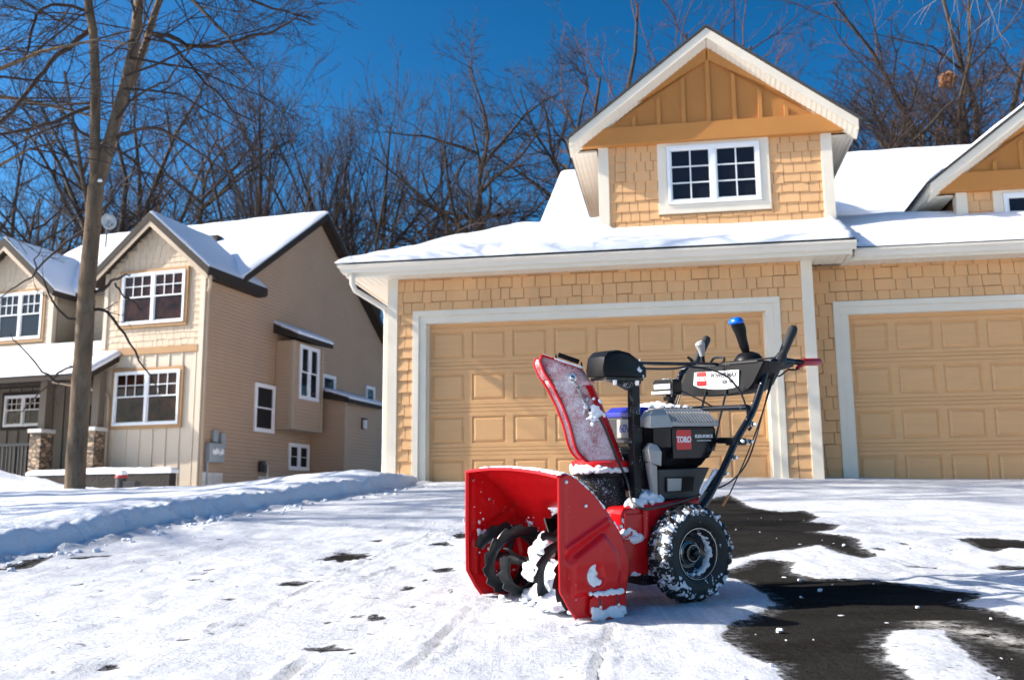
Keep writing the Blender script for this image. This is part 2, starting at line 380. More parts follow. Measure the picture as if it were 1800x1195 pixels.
# a little ridge of loosened snow at the foot of the bank
foot = np.exp(-((es[None,:]-.05)/.05)**2)+.6*np.exp(-((es[None,:]-.38)/.09)**2)*(np.exp(-((DY-7.9)/.7)**2)+.5*np.exp(-((DY-12.4)/.5)**2))
DZ += .035*foot*(.6+.8*np.clip(nz, -.6, 1))
n = newmat('asphalt_and_snow')
at = n.n('ShaderNodeAttribute', attribute_name='bare'); th = n.n('ShaderNodeAttribute', attribute_name='thin'); sc_ = n.n('ShaderNodeAttribute', attribute_name='scuff')
nf = n.noise(16, 8, .68, .3); nm = n.noise(5, 4, .6)
wob = n.math('ADD', n.math('MULTIPLY', n.math('SUBTRACT', nf, .5), .11), n.math('ADD', n.math('MULTIPLY', n.math('SUBTRACT', nm, .5), .05), n.math('MULTIPLY', n.math('SUBTRACT', n.noise(85, 4, .7), .5), .03)))
k = n.math('ADD', at.outputs['Fac'], wob)
cover = n.ramp(k, -.006, .014, (1,1,1,1), (0,0,0,1))          # 1 = snow
wet = n.ramp(k, -.045, .006)                                   # dirty fringe
# small scuffed pits that show the tar through the packed snow
pit_ = n.noise(34, 5, .6, .2, sc=(.55,1.3,1)); pm = n.noise(1.1, 3, .6)
pits = n.ramp(n.math('ADD', pit_, n.math('MULTIPLY', pm, .16)), .725, .775)
cover = n.math('MULTIPLY', cover, n.math('SUBTRACT', 1, n.math('MULTIPLY', pits, .75)), clamp=True)
asp = n.ramp(n.noise(330, 2, .9), .36, .68, (.004,.004,.004,1), (.052,.049,.045,1))
stain = n.noise(1.6, 5, .65, sc=(.5,1.6,1))
asp = n.mix(n.ramp(stain, .48, .75), asp, (.008,.0065,.005))
snowc_ = n.ramp(n.math('ADD', n.math('MULTIPLY', n.noise(3.2, 7, .68, sc=(1.5,.6,1)), .6), n.math('MULTIPLY', n.noise(38, 5, .7), .4)), .36, .60, (.45,.475,.515,1), (.69,.71,.745,1))
lines = n.noise(1.0, 6, .7, .15, sc=(26,1.1,1)); lm = n.ramp(n.noise(1.4, 3, .6), .42, .62)
snowc_ = n.mix(n.math('MULTIPLY', n.math('MULTIPLY', n.ramp(lines, .49, .60), lm), .55), snowc_, (.42,.43,.46))
spk = n.ramp(n.noise(70, 4, .8, sc=(.6,1.3,1)), .565, .62)
snowc_ = n.mix(n.math('MULTIPLY', n.math('MULTIPLY', spk, n.ramp(n.noise(2.1, 4, .65), .40, .58)), .75), snowc_, (.20,.19,.18))
snowc_ = n.mix(n.math('MULTIPLY', wet, .7), snowc_, (.33,.305,.275))
snowc_ = n.mix(n.math('MULTIPLY', sc_.outputs['Fac'], n.ramp(nf, .4, .6)), snowc_, (.42,.39,.35))
base = n.mix(cover, asp, snowc_)
slush = n.math('MULTIPLY', n.ramp(k, .005, .075, (1,1,1,1), (0,0,0,1)), n.ramp(n.noise(27, 6, .72, .3, sc=(1,1.5,1)), .47, .60))
base = n.mix(n.math('MULTIPLY', n.math('MULTIPLY', slush, n.math('SUBTRACT', 1, cover)), .75), base, (.34,.345,.36))
dust = n.math('MULTIPLY', n.ramp(n.noise(55, 5, .75), .66, .72), n.math('SUBTRACT', 1, cover))
base = n.mix(n.math('MULTIPLY', dust, .12), base, (.6,.6,.6))
base = n.mix(n.math('MULTIPLY', n.math('MULTIPLY', th.outputs['Fac'], n.ramp(nf, .42, .6)), .8), base, (.60,.58,.54))
b1 = n.bump(n.noise(18, 8, .72), .9, .016)
b2 = n.bump(lines, .5, .006, n.bump(n.noise(150, 3, .7), .45, .003, b1))
b3 = n.bump(cover, .7, .006, b2)
n.set(Base_Color=base, Roughness=n.mix(cover, (.9,)*3, (.72,)*3), Normal=b3, Specular_IOR_Level=n.ramp(cover, 0, 1, (.0,.0,.0,1), (.3,.3,.3,1)))
M['drive'] = n.m
drive = mesh_grid('driveway', DX, DY, DZ, [M['drive']], {'bare': bare, 'thin': thin, 'scuff': .4*groove+.25*np.exp(-((DX-.25)/.5)**2-((DY-3.35)/.12)**2)})
tag(drive, kind='structure')

# snow bank and lawn on the left of the drive
ds = np.concatenate([[-.10, -.05, 0], np.arange(.012, .25, .014), np.arange(.25, 1.2, .035), np.arange(1.2, 5, .09), np.arange(5, 14, .25), np.arange(14, 44, 1.5)])
yb = np.concatenate([np.arange(-6, 4, .2), np.arange(4, 9, .03), np.arange(9, 14.62, .05), np.arange(14.7, 26, .13), np.arange(26, 60, 1.0)])
LX = np.zeros((len(yb), len(ds))); LY = np.zeros_like(LX); LZ = np.zeros_like(LX)
for j, y in enumerate(yb):
    ex = edge_x(min(y, 14.6)); bz = base_z(y)
    for i, d in enumerate(ds):
        x = ex-d
        step = .142+.03*noise.noise(Vector((y*.9, 2.2, 0)))
        wgt = .035+.075*(.5+.5*noise.noise(Vector((y*2.3, 5, 0))))
        rise = sstep(-.02, wgt+.05, d+.03*fbm(x*6, y*6))
        fall = math.exp(-max(0, d-.5)/1.5)
        h = rise*(step*fall + .03*math.exp(-((d-.42)/.3)**2))
        lump = fbm(x*2.2, y*1.8, 2)*.020+(fbm(x*11, y*11, 5)*.024*math.exp(-max(0, d-.12)/.18)+fbm(x*14, y*14, 6)*.007)
        h += rise*lump
        h += .10*math.exp(-((x+2.55)/.8)**2-((y-12.6)/.9)**2)*rise
        h += .035*math.exp(-((x+2.3)/.6)**2-((y-10.6)/.7)**2)*rise
        # a heap thrown up by the porch
        mh = math.exp(-((x+9.9)/1.7)**2-((y-18.2)/1.9)**2)
        h += mh*(.42+.16*fbm(x*1.6, y*1.6, 9, 5)+.05*fbm(x*5, y*5, 3))
        mh2 = math.exp(-((x+6.6)/1.4)**2-((y-14.6)/.8)**2)*math.exp(-max(0, x+5.6)*2)
        h += mh2*(.05+.06*fbm(x*3, y*3, 9))
        h += .03*fbm(x*.5, y*.5, 7)*sstep(1, 4, d)
        h -= .15*sstep(12.3, 15.5, y)
        if i == 0: h = -.12
        LX[j,i] = x; LY[j,i] = y; LZ[j,i] = bz+h - (.05 if d < 0 else 0)
LX, LY, LZ = LX[:,::-1], LY[:,::-1], LZ[:,::-1]
bank = mesh_grid('snow_ground', LX, LY, LZ, [M['snow']]); tag(bank, kind='structure')
# the wide snowy land under and beyond everything
gx = np.concatenate([np.arange(-300, -40, 20), np.arange(-40, 40, 2), np.arange(40, 301, 20)]); gy = np.concatenate([np.arange(-60, -8, 6), np.arange(-8, 60, 1.0), np.arange(60, 320, 20)])
GX, GY = np.meshgrid(gx, gy); GZ = np.vectorize(base_z)(GY)-.13
land = mesh_grid('ground', GX, GY, GZ, [M['snow']]); tag(land, kind='structure')

# crumbs of snow on the drive
cl = MB(); rc = random.Random(3)
def surf_z(x, y):
    return base_z(y)+.008
for k in range(260):
    y = 2.5+5.5*rc.random()**1.4; x = rc.uniform(-2.6, 2.6)
    if x < edge_x(y)+.05: continue
    s_ = rc.choice([.002,.003,.003,.004,.006,.009])*rc.uniform(.7, 1.3)
    cl.ball((x, y, surf_z(x, y)+s_*.2), s_, 6, 4, .6, (1.2,1.2,.75))
for k in range(170):
    y = rc.uniform(4.5, 13); x = edge_x(y)+abs(rc.gauss(.12, .16)); s_ = rc.uniform(.005, .022)
    cl.ball((x, y, surf_z(x, y)+s_*.3), s_, 7, 5, .7, (1.2,1.2,.8))
for k in range(20):
    y = rc.uniform(3.3, 6.4); x = rc.uniform(1.2, 2.6); s_ = rc.uniform(.003, .009)
    cl.ball((x, y, base_z(y)+s_*.3), s_, 7, 5, .7, (1.9,1.2,.45))
tag(cl.build('snow_crumbs', M['stuck_snow'], smooth=True), kind='stuff')

# ------------------------------------------------------------------ shared building pieces
def shingles(mb, x0, x1, z0, z1, yf, rnd_, course=.168, wmin=.11, wmax=.30, holes=(), stag=.016, clip=None, thick=.027, fy=None):
    """courses of wall shingles on the plane y = yf (facing -y), each its own wedge; holes are (x0,x1,z0,z1)"""
    z = z0; k = 0
    while z < z1-.01:
        zt = min(z+course, z1); x = x0-rnd_.uniform(0, .1)
        while x < x1-.012:
            w_ = rnd_.choice([.13,.15,.17,.18,.2,.21,.24,.3])*rnd_.uniform(.93, 1.07)
            xa, xb = max(x, x0), min(x+w_-.009, x1)
            if x1-(x+w_) < .05: xb = x1; w_ = x1-x+.01
            zb = z + rnd_.choice([0, 0, stag*.5, stag, stag*1.3]); x += w_
            if zb < z0: zb = z0
            segs = [(xa, xb, zb, zt+.012)]
            for (hx0, hx1, hz0, hz1) in holes:
                ns = []
                for (a, b, c, d) in segs:
                    if b <= hx0 or a >= hx1 or d <= hz0 or c >= hz1: ns.append((a, b, c, d)); continue
                    if a < hx0: ns.append((a, hx0, c, d))
                    if b > hx1: ns.append((hx1, b, c, d))
                    if c < hz0-.02 and max(a, hx0) < min(b, hx1): ns.append((max(a, hx0), min(b, hx1), c, hz0))
                    if d > hz1+.02 and max(a, hx0) < min(b, hx1): ns.append((max(a, hx0), min(b, hx1), hz1, d))
                segs = ns
            for (a, b, c, d) in segs:
                if b-a < .008 or d-c < .01: continue
                if clip:
                    d = min(d, clip((a+b)/2)); 
                    if d-c < .012: continue
                t = thick*rnd_.uniform(.85, 1.15)
                mb.add([(a,yf-t,c),(b,yf-t,c),(b,yf-.004,d),(a,yf-.004,d),(a,yf,c),(b,yf,c),(b,yf+.001,d),(a,yf+.001,d)],
                       [(0,1,2,3),(4,5,1,0),(0,3,7,4),(1,5,6,2),(3,2,6,7)])
        z += course; k += 1

def window(parent, x0, x1, z0, z1, y, panes=2, grid=(2,3), half=None, glass='glass', frame=.045, depth=.06, name='window', face='y', label=None, mun=.016, blinds=False):
    """a window of `panes` lights side by side, set on the plane y facing -y (face='x': plane x facing +x).
    half: fraction from the top that carries a muntin grid (double-hung), None: whole light"""
    fm = MB(); gl = MB()
    def B(mb, a, b, c, d, e, f):
        if face == 'y': mb.box(a, b, c, d, e, f)
        else: mb.box(y-(d-y), y-(c-y), a, b, e, f)
    B(fm, x0, x1, y-depth*.55, y+.03, z1-frame, z1); B(fm, x0, x1, y-depth*.62, y+.03, z0, z0+frame*1.1)
    B(fm, x0, x0+frame, y-depth*.55, y+.03, z0+frame*1.1, z1-frame); B(fm, x1-frame, x1, y-depth*.55, y+.03, z0+frame*1.1, z1-frame)
    ix0, ix1, iz0, iz1 = x0+frame, x1-frame, z0+frame*1.1, z1-frame
    pw = (ix1-ix0)/panes
    for i in range(1, panes): B(fm, ix0+pw*i-frame*.75, ix0+pw*i+frame*.75, y-depth*.5, y+.03, iz0, iz1)
    for i in range(panes):
        a = ix0+pw*i+(frame*.75 if i else 0); b = ix0+pw*(i+1)-(frame*.75 if i < panes-1 else 0)
        s_ = frame*.55
        def sash(za, zb, yy, g):
            B(fm, a, b, yy, yy+.035, za, za+s_); B(fm, a, b, yy, yy+.035, zb-s_, zb)
            B(fm, a, a+s_, yy, yy+.035, za+s_, zb-s_); B(fm, b-s_, b, yy, yy+.035, za+s_, zb-s_)
            if g:
                for q in range(1, g[0]):
                    xx = a+s_+(b-a-2*s_)*q/g[0]; B(fm, xx-mun/2, xx+mun/2, yy+.006, yy+.017, za+s_, zb-s_)
                for q in range(1, g[1]):
                    zz = za+s_+(zb-za-2*s_)*q/g[1]; B(fm, a+s_, b-s_, yy+.008, yy+.0155, zz-mun/2, zz+mun/2)
        if half is None: sash(iz0, iz1, y-.008, grid)
        else:
            zm = iz1-(iz1-iz0)*half; sash(zm-s_*.5, iz1, y-.02, grid); sash(iz0, zm+s_*.5, y-.008+.014, None)
        B(gl, a+.004, b-.004, y+.019, y+.024, iz0+.004, iz1-.004)
    o = fm.build(name, M['vinyl'], parent)
    if label: tag(o, label)
    gl.build('pane', M[glass], o)
    return o
def trim_frame(mb, x0, x1, z0, z1, t, ya, yb, bottom=True, face='y'):
    def B(a, b, e, f):
        if face == 'y': mb.box(a, b, ya, yb, e, f)
        else: mb.box(ya, yb, a, b, e, f)
    B(x0-t, x1+t, z1, z1+t); B(x0-t, x0, z0, z1); B(x1, x1+t, z0, z1)
    if bottom: B(x0-t, x1+t, z0-t, z0)

def snow_slab(name, parent, c00, c10, c11, c01, thick, n=24, m=16, edge=.14, wav=.02, mat='roof_snow', drop=.0):
    """a quilt of snow on a roof plane given by its corners (eave-left, eave-right, ridge-right, ridge-left)"""
    c00, c10, c11, c01 = map(Vector, (c00, c10, c11, c01)); P = []
    Lx = (c10-c00).length; Ly = (c01-c00).length
    us = sorted(set([0, .004, .012, .03] + [i/n for i in range(n+1)] + [.97, .988, .996, 1])); vs_ = sorted(set([0, .006, .018, .04] + [i/m for i in range(m+1)] + [.96, .985, .994, 1]))
    for v in vs_:
        row = []
        for u in us:
            p = (c00*(1-u)+c10*u)*(1-v)+(c01*(1-u)+c11*u)*v
            d = min(u*Lx, (1-u)*Lx, v*Ly, (1-v)*Ly+.05)
            e = 1-math.exp(-max(d, 0)/(edge*.35))
            if d <= 1e-6: e = .25
            h = thick*e + wav*e*fbm(p.x*1.1, p.y*1.6, p.z*1.3) + .006*e*fbm(p.x*6, p.y*6, p.z*6)
            row.append((p.x, p.y-.0*h, p.z+h))
        P.append(row)
    mb = MB(); mb.grid(P)
    nx = len(us); ny = len(vs_)                                      # skirt
    def sk(a): return [(q[0], q[1], q[2]-thick*.6-.02) for q in a]
    for line in (P[0], P[-1], [r[0] for r in P], [r[-1] for r in P]): mb.grid([line, sk(line)])
    return mb.build(name, M[mat], parent, smooth=True, angle=180)

# ------------------------------------------------------------------ the tan house with the two garages
TH = R(-9.3)
gh = empty('house', (13.9*math.sin(R(9.3)), 13.9*math.cos(R(9.3)), 0), TH, 'tan shingled house with two garage doors and a snowy roof behind the red machine', 'house')
rs = random.Random(11)
ZB = .35; SOF = 3.77
# garage one
wl = MB()
wl.box(-4.09, -3.62, .002, .25, ZB, SOF); wl.box(1.42, 1.94, .002, .25, ZB, SOF); wl.box(-3.62, 1.42, .002, .25, 3.12, SOF)
wl.box(1.84, 1.99, .26, .478, ZB, SOF)
wl.box(2.0, 2.47, .482, .7, ZB, SOF+.02); wl.box(7.5, 9.5, .482, .7, ZB, SOF+.02); wl.box(2.47, 7.5, .482, .7, 3.1, SOF+.02)
wl.build('wall', M['backing'], gh)
sw = MB(); sw.box(-4.09, -3.9, .26, 6.0, ZB, SOF); sw.build('wall', M['siding'], gh)
sh = MB(); off = .03
shingles(sh, -4.01, 1.86, ZB+.02, SOF+.01, 0, rs, holes=[(-3.755, 1.518, 0, 3.265)])
tag(sh.build('wall_shingles', M['shingle'], gh))
sh = MB(); shingles(sh, 2.0, 9.0, ZB+.02, SOF+.03, .48, rs, holes=[(2.383, 7.62, 0, 3.272)])
sh.build('wall_shingles', M['shingle'], gh)
for (a, b, yf, yb_) in ((-4.155, -4.0, -.032, .10), (1.845, 2.0, -.032, .46)):
    p = MB(); p.box(a, b, yf, yb_, ZB, SOF+.004); p.build('corner_post', M['trim'], gh, bevel=.004)
# outside return of the left post
def door_set(xl, xr, zt, yw, yd, label):
    t = MB()
    for (o0, o1, ya) in ((.20, .105, -.034), (.105, .0, -.012)):
        t.box(xl-o0, xl-o1, yw+ya, yw+.02, ZB, zt+o1); t.box(xr+o1, xr+o0, yw+ya, yw+.02, ZB, zt+o1)
        t.box(xl-o0, xr+o0, yw+ya, yw+.02, zt+o1, zt+o0-(.01 if o0 > .15 else 0))
    t.box(xl-.045, xl-.0005, yw+.021, yd+.02, ZB, zt); t.box(xr+.0005, xr+.045, yw+.021, yd+.02, ZB, zt); t.box(xl-.045, xr+.045, yw+.021, yd+.02, zt, zt+.045)
    t.box(xl-.012, xl+.028, yd-.024, yd-.003, ZB, zt-.0); t.box(xr-.028, xr+.012, yd-.024, yd-.003, ZB, zt)
    t.build('door_trim', M['trim'], gh, bevel=.004)
    d = MB(); cols, rows = 8, 4; W = (xr-xl)/cols; Hh = .63
    for rI in range(rows):
        z1_ = zt-.0-rI*Hh; z0_ = z1_-Hh
        g = .009
        d.quad((xl,yd+.019,z0_),(xr,yd+.019,z0_),(xr,yd+.019,z0_+g),(xl,yd+.019,z0_+g))
        d.quad((xl,yd,z0_+g),(xr,yd,z0_+g),(xr,yd+.019,z0_+g),(xl,yd+.019,z0_+g))
        d.quad((xl,yd,z1_),(xr,yd,z1_),(xr,yd+.019,z1_),(xl,yd+.019,z1_))
        # rails with a shallow bead line
        za, zb = z0_+.115, z1_-.115
        for (p, q) in ((z0_+g, z0_+.052), (z0_+.06, za), (zb, z1_-.06), (z1_-.052, z1_)):
            d.quad((xl,yd,p),(xr,yd,p),(xr,yd,q),(xl,yd,q))
        for p in (z0_+.052, z1_-.06):
            d.quad((xl,yd,p),(xr,yd,p),(xr,yd+.010,p+.004),(xl,yd+.010,p+.004)); d.quad((xl,yd+.010,p+.004),(xr,yd+.010,p+.004),(xr,yd,p+.008),(xl,yd,p+.008))
        for cI in range(cols):
            a = xl+cI*W; b = a+W; pa, pb = a+.053, b-.053
            d.quad((a,yd,za),(pa,yd,za),(pa,yd,zb),(a,yd,zb)); d.quad((pb,yd,za),(b,yd,za),(b,yd,zb),(pb,yd,zb))
            rings = [(0,0),(.009,.017),(.022,.017),(.050,.001),(.056,.001)]
            R_ = [[(pa+i,yd+j,za+i),(pb-i,yd+j,za+i),(pb-i,yd+j,zb-i),(pa+i,yd+j,zb-i)] for i, j in rings]
            d.loft(R_, cap=False); d.quad(*R_[-1])
    d.box(xl, xr, yd+.02, yd+.05, zt-4*Hh, zt)
    tag(d.build('garage_door', M['door'], gh), label)
door_set(-3.565, 1.335, 3.085, 0, .115, 'wide panelled tan garage door, partly in sun, behind the red machine')
door_set(2.525, 7.42, 3.075, .48, .595, 'wide panelled tan garage door wholly in shade at the right')
# soffits, fascia and gutters
EVE = -.46; SL = .45
so_ = MB()
def soffit_strip(x0, x1, y0, y1, z):
    x = x0
    while x < x1-.01:
        b = min(x+.10, x1); so_.box(x+.006, b-.006, y0, y1, z, z+.012); x = b
    so_.box(x0, x1, y0, y1, z+.006, z+.03)
soffit_strip(-4.66, 2.46, -.33, .24, SOF); soffit_strip(2.46, 9.5, .14, .7, SOF+.02)
y = .24
while y < 5.9:
    so_.box(-4.66, -4.09, y+.003, y+.097, SOF, SOF+.012); y += .1
so_.box(-4.66, -4.09, .24, 5.9, SOF+.006, SOF+.03)
so_.build('soffit', M['soffit'], gh)
fa = MB()
fa.box(-4.70, 2.50, -.355, -.331, SOF-.012, 3.90); fa.box(-4.702, -4.662, -.331, 6, SOF-.012, 3.90); fa.box(2.462, 2.50, -.331, .116, SOF-.012, 3.90)
fa.box(2.464, 9.5, .117, .139, SOF+.006, 3.90)
fa.build('fascia', M['soffit'], gh, bevel=.003)
def gutter_prof(): return [(0,.0),(-.045,-.004),(-.062,.015),(-.068,.045),(-.088,.07),(-.105,.082),(-.106,.112),(-.094,.112),(-.094,.095),(-.006,.06),(0,.115)]
def gutter(path, name='gutter'):
    """K-style gutter along a plan path; outward is to the right of the direction of travel"""
    rings = []
    for i, (x, y_) in enumerate(path):
        dirs = []
        if i > 0: dirs.append(Vector((x-path[i-1][0], y_-path[i-1][1])).normalized())
        if i < len(path)-1: dirs.append(Vector((path[i+1][0]-x, path[i+1][1]-y_)).normalized())
        nn = [Vector((d.y, -d.x)) for d in dirs]
        o = nn[0] if len(nn) == 1 else (nn[0]+nn[1])/(1+nn[0].dot(nn[1]))
        rings.append([(x-o.x*p, y_-o.y*p, 3.815+q) for p, q in gutter_prof()])
    g = MB(); g.loft(rings); return g.build(name, M['gutter'], gh, smooth=True, angle=50)
gutter([(-4.704, 6.0), (-4.704, -.357), (2.545, -.357)])
gutter([(2.60, .115), (9.5, .115)])
# roof over the garages: board and shingle edge, then the snow
rf = MB()
def roofz(x, y): return 3.935+SL*min(y-EVE, x+4.86)
rf.add([(-4.80,-.42,3.915),(2.56,-.42,3.915),(2.56,2.4,roofz(3,2.4)-.02),(-4.80+2.82,2.4,roofz(3,2.4)-.02),(-4.80,6.5,3.915),(-4.8+2.82,6.5,roofz(3,2.4)-.02)],
       [(0,1,2,3),(0,3,5,4)])
rf.add([(2.56,.06,3.915),(9.5,.06,3.915),(9.5,2.4,3.915+SL*2.34),(2.56,2.4,3.915+SL*2.34)], [(0,1,2,3)])
rf.add([(2.56,-.42,3.915),(2.56,.06,3.915),(2.56,2.4,3.915+SL*2.34),(2.56,2.4,roofz(3,2.4)-.02)], [(0,1,2,3)])
tag(rf.build('garage_roof', M['roofing'], gh, solid=.03), 'dark shingle roof edge showing as a thin line under the snow')
xs_ = np.unique(np.round(np.concatenate([[-4.85,-4.845,-4.83,-4.8,-4.75], np.arange(-4.7, 9.5, .09)]), 4)); yy_ = np.unique(np.round(np.concatenate([[-.455,-.45,-.44,-.42,-.39,-.34], np.arange(-.3, 5.2, .07)]), 4))
SX = np.zeros((len(yy_), len(xs_))); SY = np.zeros_like(SX); SZ = np.zeros_like(SX); RDG = 2.35
for j, y in enumerate(yy_):
    for i, x in enumerate(xs_):
        st = sstep(2.50, 2.62, x); ev = EVE+.48*st
        yq = max(y, ev) if x > 2.5 else y
        yt = yq if yq < RDG else 2*RDG-yq                                # rises to a low ridge, then falls towards the taller roof
        rz = 3.935+SL*min(yt-ev, x+4.86)
        d = min(yq-ev, x+4.86)
        e = 1-math.exp(-max(d, 0)/.05)
        th_ = .012+.10*e*(1+.35*fbm(x*.8, yq*1.4, 2))+.035*e*fbm(x*.35, yq*.7, 8)-.05*math.exp(-((yq-RDG)/.25)**2)
        if x > 2.3: th_ += .07*e*math.exp(-((x-3.5)/.6)**2-((yq-1.9)/.5)**2)
        if -.9 < x < 2.5: th_ *= 1-.5*math.exp(-((yq-1.15)/.35)**2)      # scoured in front of the dormer
        SX[j,i] = x; SY[j,i] = yq; SZ[j,i] = rz+th_
o = mesh_grid('roof_snow', SX, SY, SZ, [M['roof_snow']]); o.parent = gh
tag(o, 'smooth snow lying over the garage eaves')
# upper roof
UE, UR, UZ0, UZ1, UX = 5.0, 9.4, 5.86, 8.55, -2.52
ur = MB(); ur.add([(UX,UE,UZ0),(14,UE,UZ0),(14,UR,UZ1),(UX,UR,UZ1),(UX,13.8,UZ0),(14,13.8,UZ0)], [(0,1,2,3),(3,2,5,4)])
ur.build('roof', M['roofing'], gh, solid=.08)
uw = MB(); uw.box(UX+.25, 13.5, 5.42, 5.6, 3.0, 5.95); uw.add([(UX+.25,5.6,3),(UX+.25,13,3),(UX+.25,13,6.1),(UX+.25,9.4,8.4),(UX+.25,5.6,6.1)], [(0,1,2,3,4)])
uw.build('wall', M['siding'], gh)
ug = MB(); ug.box(UX+.1, 14, 4.97, 5.0, 5.70, 5.84); ug.box(UX+.1, 14, 5.0, 5.42, 5.70, 5.72); ug.build('fascia', M['soffit'], gh)
snow_slab('roof_snow', gh, (UX-.02,UE-.03,UZ0+.03), (14,UE-.03,UZ0+.03), (14,UR,UZ1+.04), (UX-.02,UR,UZ1+.04), .12, 90, 24, .2, .03)
# dormers
def dormer(dx, dy, dz, zb, win_label, wx=0):
    Y = 1.2+dy; DBK = 8.4 if dz == 0 else 7.2
    w_ = MB(); w_.box(-1.0+dx, 2.55+dx, Y+.012, Y+.16, zb, 6.4+dz); w_.box(-1.0+dx, -.86+dx, Y+.16, DBK, zb, 6.1+dz); w_.box(2.41+dx, 2.55+dx, Y+.16, DBK, zb, 6.1+dz)
    w_.build('dormer_wall', M['backing'], gh)
    s_ = MB(); shingles(s_, -.88+dx, 2.43+dx, zb, 6.09+dz, Y+.01, rs, course=.162, thick=.022, holes=[(-.095+dx+wx, 1.63+dx+wx, 4.9+dz, 6.2+dz)], stag=.014); s_.build('dormer_shingles', M['shingle'], gh)
    for a in (-1.04, 2.415):
        p = MB(); p.box(a+dx, a+.165+dx, Y-.03, Y+.17, zb, 6.08+dz); p.build('corner_post', M['trim'], gh, bevel=.004)
    t = MB(); trim_frame(t, .04+dx+wx, 1.49+dx+wx, 5.06+dz, 6.03+dz, .14, Y-.028, Y+.02); t.build('window_trim', M['trim'], gh, bevel=.004)
    window(gh, .045+dx+wx, 1.485+dx+wx, 5.065+dz, 6.025+dz, Y-.022, 2, (2,3), None, 'glass', .05, .05, label=win_label, mun=.02)
    # gable: jutting boarded triangle
    ax, az = .735+dx, 7.88+dz; tx = 2.21; tz = 6.19+dz; k = (az-tz)/tx
    gy = Y-.08
    def under(x): return az-abs(x-ax)*k-.27
    g = MB(); g.add([(ax-2.13,gy+.02,6.1+dz),(ax+2.13,gy+.02,6.1+dz),(ax,gy+.02,az-.22)], [(0,1,2)]); g.build('gable_board', M['gable'], gh)
    b = MB(); b.prism([(ax-2.17,6.08+dz),(ax+2.17,6.08+dz),(ax+1.82,6.375+dz),(ax-1.82,6.375+dz)], gy-.035, gy+.10, 'y'); tag(b.build('gable_beam', M['gable_trim'], gh, bevel=.004))
    b = MB()
    for sg in (-1, 1):
        b.prism([(ax+sg*2.0, 6.377+dz-.16), (ax+sg*1.80, 6.377+dz), (ax+sg*.012, under(ax)-.20), (ax+sg*.012, under(ax)+.06), (ax+sg*2.02, under(ax+2.02)+.06)], gy-.025, gy+.019, 'y')
    b.build('rake_board', M['gable_trim'], gh)
    b = MB()
    for i in range(-4, 5):
        bx = ax+i*.395; top = under(bx)-.19
        if top > 6.42+dz: b.prism([(bx-.032,6.377+dz),(bx+.032,6.377+dz),(bx+.032,under(bx+.032)-.16),(bx-.032,under(bx-.032)-.16)], gy-.012, gy+.019, 'y')
    b.build('batten', M['gable_trim'], gh, bevel=.003)
    yf = Y-.31
    f = MB()
    for sg in (-1, 1):
        f.prism([(ax, az-.02), (ax, az-.19), (ax+sg*tx, tz-.19+.02), (ax+sg*tx, tz-.02)], yf, yf+.03, 'y')
    f.build('rake_fascia', M['trim'], gh, bevel=.003)
    s_ = MB()                                                           # beaded underside of the rake
    for sg in (-1, 1):
        nseg = 30
        for i in range(nseg):
            t0, t1 = i/nseg+.0016, (i+1)/nseg-.0016
            p0 = (ax+sg*tx*t0, az-.183-(az-tz-.01)*t0); p1 = (ax+sg*tx*t1, az-.183-(az-tz-.01)*t1)
            s_.add([(p0[0],yf+.03,p0[1]),(p1[0],yf+.03,p1[1]),(p1[0],gy+.02,p1[1]-.09),(p0[0],gy+.02,p0[1]-.09)], [(0,1,2,3)])
            s_.add([(p0[0],yf+.03,p0[1]+.012),(p1[0]+sg*.01,yf+.03,p1[1]+.012),(p1[0]+sg*.01,gy+.02,p1[1]-.078),(p0[0],gy+.02,p0[1]-.078)], [(0,1,2,3)])
        # level soffit running back along the sides, in narrow lapped boards
        x0, x1 = sorted((ax+sg*(tx-.04), ax+sg*1.80)); nb = 5
        for i in range(nb):
            a = x0+(x1-x0)*i/nb; c = x0+(x1-x0)*(i+1)/nb
            s_.box(a+.003, c-.003, gy+.10, DBK, 6.03+dz, 6.045+dz)
        s_.box(x0, x1, gy+.10, DBK, 6.038+dz, 6.06+dz)
        fx = ax+sg*tx; s_.box(min(fx, fx-sg*.04), max(fx, fx-sg*.04), yf+.03, DBK, 6.02+dz, tz-.02)
    s_.build('dormer_soffit', M['soffit'], gh)
    r_ = MB(); r_.add([(ax-tx-.05,yf-.02,tz-.03),(ax,yf-.02,az+.015),(ax+tx+.05,yf-.02,tz-.03),(ax-tx-.05,DBK,tz-.03),(ax,DBK,az+.015),(ax+tx+.05,DBK,tz-.03)], [(0,1,4,3),(1,2,5,4)])
    r_.build('dormer_roof', M['roofing'], gh, solid=.035)
    for sg in (-1, 1):
        yo = .05 if sg < 0 else .75
        c = [(ax+sg*(tx+.03),yf+yo,tz+.0),(ax+sg*(tx+.03),DBK,tz),(ax,DBK,az+.03),(ax,yf+yo,az+.03)]
        snow_slab('dormer_snow', gh, *c, .075, 24, 10, .15, .03)
dormer(0, 0, 0, 4.35, 'white grid window in the tall dormer above the garage')
dormer(5.50, .48, -.93, 4.35, 'white grid window in the shaded dormer cut by the right edge', -.40)
# downspout at the left corner
dp = MB(); dp.tube([(-4.60,-.36,3.80),(-4.60,-.36,3.66),(-4.575,-.30,3.57),(-4.30,-.05,3.40),(-4.21,.03,3.34),(-4.195,.06,3.24),(-4.195,.06,.6)], .042, 10)
tag(dp.build('downspout', M['gutter'], gh, smooth=True))
bx = MB(); bx.box(-4.30, -4.16, .2, .34, .75, 1.0); bx.build('outlet_box', M['darkmetal'], gh, bevel=.01)

